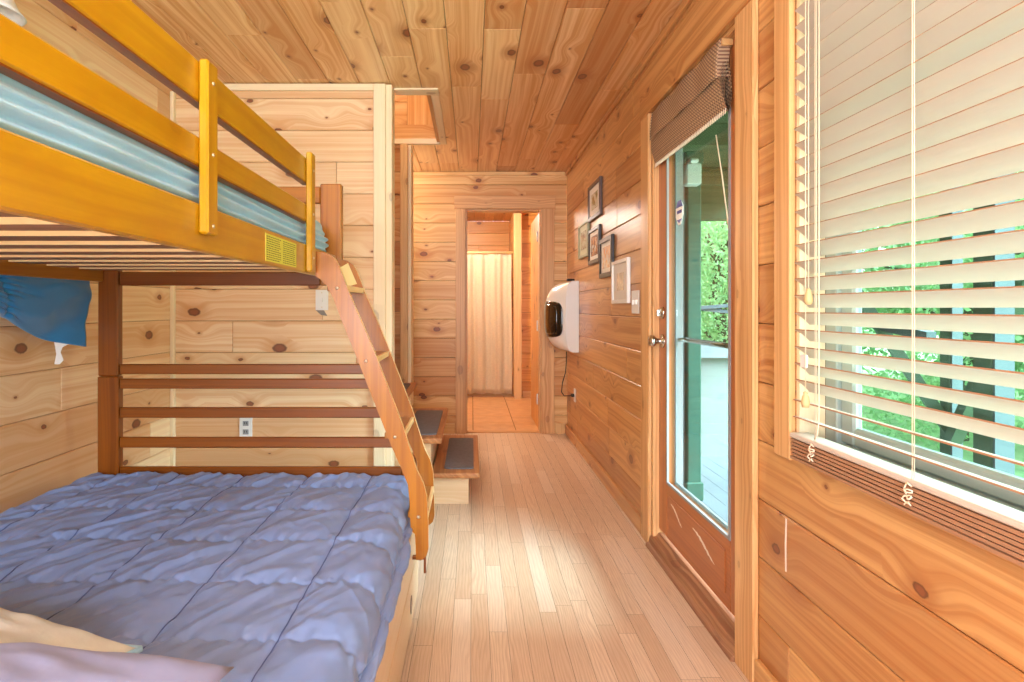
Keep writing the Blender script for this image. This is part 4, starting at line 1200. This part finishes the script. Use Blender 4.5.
def wallplate(name, axis, c, w, h, label, cat, holes, nsign):
    """c centre on the wall surface; a plate with rounded edges and its fittings"""
    t_ = thing(name, c, label, cat)
    def b_(nm, mat, a0, a1, z0_, z1_, d0, d1, bev=.0):
        m = MB()
        if axis == 1: m.box(c[0]+a0, c[0]+a1, c[1]+nsign*d0, c[1]+nsign*d1, c[2]+z0_, c[2]+z1_)
        else: m.box(c[0]+nsign*d0, c[0]+nsign*d1, c[1]+a0, c[1]+a1, c[2]+z0_, c[2]+z1_)
        return m.build(nm, mat, t_, bevel=bev)
    b_('plate', 'plastic', -w/2, w/2, -h/2, h/2, .0005, .006, .002)
    for hl in holes:
        b_(hl[0], hl[1], *hl[2:6], .0062, hl[6])
    return t_
c = P(322, 300, 3.398)
wallplate('light_switch', 1, (c.x, 3.3995, c.z), .072, .115, 'white switch plate on the pale partition, the higher one', 'light switch', [('toggle', 'plastic', -.005, .005, -.012, .012, .016), ('screw', 'steel', -.003, .003, .038, .044, .0075), ('screw', 'steel', -.003, .003, -.044, -.038, .0075)], -1)
m = MB(); m.prism([(c.x-.035, c.z-.058), (c.x+.01, c.z-.058), (c.x+.03, c.z-.09), (c.x-.005, c.z-.085)], 1, 3.3985, 3.3998); tag(m.build('wall_patch', plain('plaster_grey', (150, 140, 132), .9)), 'small grey torn patch just under the higher switch plate', 'patch')
c = P(246, 427.5, 3.398)
hl = []
for s_ in (-1, 1):
    hl.append(('socket', 'porchgrey', -.016, .016, s_*.024-.014, s_*.024+.014, .0075))
    hl.append(('slot', 'black', -.008, -.005, s_*.024-.004, s_*.024+.008, .0082)); hl.append(('slot', 'black', .005, .008, s_*.024-.004, s_*.024+.008, .0082))
wallplate('power_outlet', 1, (c.x, 3.3995, c.z), .072, .115, 'white double outlet low on the partition, seen between the bed slats', 'outlet', hl, -1)
wallplate('light_switch', 0, (XR-.0005, 3.235, 1.20), .14, .125, 'almond switch plate beside the glass door casing', 'light switch', [('toggle', 'plastic', -.04, -.03, -.012, .012, .016), ('toggle', 'plastic', .02, .03, -.012, .012, .016)], -1)

# curved wall heater
ht = thing('wall_heater', (XR, 5.22, .79), 'white bow-fronted electric wall heater with a black window', 'heater')
HY0, HY1, HZ0, HZ1 = 4.955, 5.50, .80, 1.393
def hD(u, v):
    v = min(1, max(0, v)); u = min(1, max(0, u))
    pr = max(0, (1-abs(2*v-1)**3.4))**(1/2.4)
    pr2 = max(0, (1-abs(2*v-1)**3.0))**(1/1.9)
    return .055+.055*pr+.135*(1-(2*u-1)**2)*pr2
m = MB()
m.grid(lambda u, v: (XR-hD(u, v), HY0+u*(HY1-HY0), HZ0+v*(HZ1-HZ0)), 40, 40)
m.grid(lambda u, v: (XR-.002-u*(hD(0, v)-.002), HY0, HZ0+v*(HZ1-HZ0)), 6, 40)
m.grid(lambda u, v: (XR-.002-(1-u)*(hD(1, v)-.002), HY1, HZ0+v*(HZ1-HZ0)), 6, 40)
m.grid(lambda u, v: (XR-.002-(1-v)*(hD(u, 0)-.002), HY0+u*(HY1-HY0), HZ0), 40, 4)
m.grid(lambda u, v: (XR-.002-v*(hD(u, 1)-.002), HY0+u*(HY1-HY0), HZ1), 40, 4)
o_ = m.build('housing', 'white', ht, recalc=True)
md = o_.modifiers.new('e', 'EDGE_SPLIT'); md.split_angle = .8
def patch(u0, u1, v0, v1, off, mat, name, rr=.0):
    m = MB()
    def fn(a, b):
        # superelliptic rounded rectangle
        s = a*2-1; t = b*2-1
        k = 1.0
        s2 = s*math.sqrt(max(0, 1-.22*t**4*abs(s)**2)); t2 = t*math.sqrt(max(0, 1-.22*s**4*abs(t)**2))
        uu = (u0+u1)/2+s2*(u1-u0)/2; vv = (v0+v1)/2+t2*(v1-v0)/2
        return (XR-hD(uu, vv)-off, HY0+uu*(HY1-HY0), HZ0+vv*(HZ1-HZ0))
    m.grid(fn, 30, 30); o_ = m.build(name, mat, ht); sd = o_.modifiers.new('s', 'SOLIDIFY'); sd.thickness = .006; sd.offset = 0
    return o_
patch(.04, .96, .2, .72, .004, 'black', 'window_surround')
patch(.12, .88, .25, .67, .008, 'screen_off', 'front_window')
m = MB(); m.box(XR-.09, XR-.03, 4.99, 5.05, HZ1+.001, HZ1+.018); m.build('control_knob', 'blackm', ht, bevel=.004)
m = MB(); pts = [(.80, 5.08, .80), (.80, 5.09, .70), (.795, 5.10, .62), (.77, 5.11, .53), (.765, 5.13, .45), (.79, 5.14, .415), (.84, 5.15, .415), (.872, 5.15, .418)]
sm = []
for i in range(len(pts)-1):
    for k_ in range(4): sm.append(Vector(pts[i]).lerp(Vector(pts[i+1]), k_/4))
sm.append(Vector(pts[-1])); m.tube(sm, .004, 7); cd = m.build('power_cord', 'blackm', ht)
m = MB(); m.box(.85, .877, 5.135, 5.165, .405, .431); m.build('plug', 'blackm', cd, bevel=.004)
wallplate('power_outlet', 0, (XR-.0005, 5.15, .42), .072, .115, 'outlet the heater cord is plugged into, low on the long wall', 'outlet', [('socket', 'plastic', -.015, .015, .01, .035, .0075)], -1)

# lamp shade at the wall above the upper bunk
sc_ = thing('wall_sconce', (XL, 2.1, 2.2), 'white bell-shaped lamp shade high on the bunk wall, photo top left corner', 'wall lamp')
m = MB(); lathe(m, (XL+.0, 1.963, 2.27), (1, 0, 0), [(0, 0), (0, .05), (.015, .048), (.02, .01), (.1, .01), (.105, 0)], 20); m.build('bracket', 'white', sc_)
m = MB(); lathe(m, (XL+.11, 1.963, 2.325), (0, 0, -1), [(0, 0), (.0, .035), (.03, .05), (.08, .06), (.13, .072), (.17, .09), (.19, .108), (.192, .102), (.16, .08), (.05, .045), (.02, 0)], 32); m.build('lamp_shade', 'sconce', sc_)

# ------------------------------------------------------------------ light
W = bpy.data.worlds.new('sky'); SC.world = W; W.use_nodes = True; nt = W.node_tree; nt.nodes.clear()
wo = nt.nodes.new('ShaderNodeOutputWorld'); bg = nt.nodes.new('ShaderNodeBackground'); nt.links.new(bg.outputs[0], wo.inputs[0])
sk = nt.nodes.new('ShaderNodeTexSky'); sk.sky_type = 'NISHITA'; sk.sun_disc = False; sk.sun_elevation = math.radians(45); sk.sun_rotation = math.radians(90); sk.air_density = 1.0; sk.dust_density = 3.0
nt.links.new(sk.outputs[0], bg.inputs[0]); bg.inputs[1].default_value = .32
bg2 = nt.nodes.new('ShaderNodeBackground'); bg2.inputs[0].default_value = (.86, .95, 1, 1); bg2.inputs[1].default_value = .9
ad = nt.nodes.new('ShaderNodeAddShader'); nt.links.new(bg.outputs[0], ad.inputs[0]); nt.links.new(bg2.outputs[0], ad.inputs[1]); nt.links.new(ad.outputs[0], wo.inputs[0])

def area(name, loc, rot, sx, sy, power, col, spread=180):
    l = bpy.data.lights.new(name, 'AREA'); l.shape = 'RECTANGLE'; l.size = sx; l.size_y = sy; l.energy = power; l.color = col; l.spread = math.radians(spread)
    o_ = bpy.data.objects.new(name, l); COL.objects.link(o_); o_.location = loc; o_.rotation_euler = rot; return o_
def sun(name, rot, e, ang, col):
    l = bpy.data.lights.new(name, 'SUN'); l.energy = e; l.angle = math.radians(ang); l.color = col
    o_ = bpy.data.objects.new(name, l); COL.objects.link(o_); o_.rotation_euler = rot; return o_
# daylight: a veiled sun standing outside the long wall, about 40 degrees up
v = Vector((-1.0, .50, -.85)).normalized()
sun('sun', v.to_track_quat('-Z', 'Y').to_euler(), 21.0, 46, (.62, .80, 1.0))
# fill light added in the made-up wide window behind the photographer
area('added_rear_fill', (-.4, YF+.03, 1.45), (math.radians(90), 0, 0), 1.8, 1.3, 80, (.82, .90, 1.0))
# ceiling lamps; all but the warm bathroom one are unseen added fill
def ceiling_lamp(loc, power, col, label, r=.12):
    t_ = thing('ceiling_lamp', loc, label, 'ceiling lamp')
    m = MB(); lathe(m, loc, (0, 0, -1), [(0, 0), (0, r), (.02, r), (.022, r*.9), (.023, 0)], 24); m.build('lamp_base', 'white', t_)
    l = bpy.data.lights.new('ceiling_light', 'POINT'); l.energy = power; l.color = col; l.shadow_soft_size = r*.8
    o_ = bpy.data.objects.new('ceiling_light', l); COL.objects.link(o_); o_.parent = t_; o_.location = (0, 0, -.14)
ceiling_lamp((-.3, .2, H-.002), 18, (.95, .97, 1.0), 'unseen round white ceiling lamp added above the camera for fill')
ceiling_lamp((-.2, 6.9, H-.004), 46, (1.0, .92, .78), 'round white ceiling lamp in the bathroom')
ceiling_lamp((-1.0, 5.1, H-.002), 16, (1.0, .92, .80), 'unseen round white ceiling lamp added in the hall recess left of the end wall')

ceiling_lamp((-.9, 4.1, 3.298), 9, (1.0, .9, .75), 'unseen round white ceiling lamp added to brighten the upper stairs')
# ------------------------------------------------------------------ camera
cam = bpy.data.cameras.new('camera'); co = bpy.data.objects.new('camera', cam); COL.objects.link(co)
co.location = (0, 0, CZ); co.rotation_euler = (math.radians(90), 0, 0)
cam.sensor_width = 36; cam.lens = F/1024*36
cam.shift_x = (512-472)/1024; cam.shift_y = -(341-308)/1024
cam.clip_start = .02
SC.camera = co
vs = SC.view_settings; vs.view_transform = 'Standard'; vs.look = 'None'; vs.gamma = 1; vs.exposure = .86; vs.use_curve_mapping = False
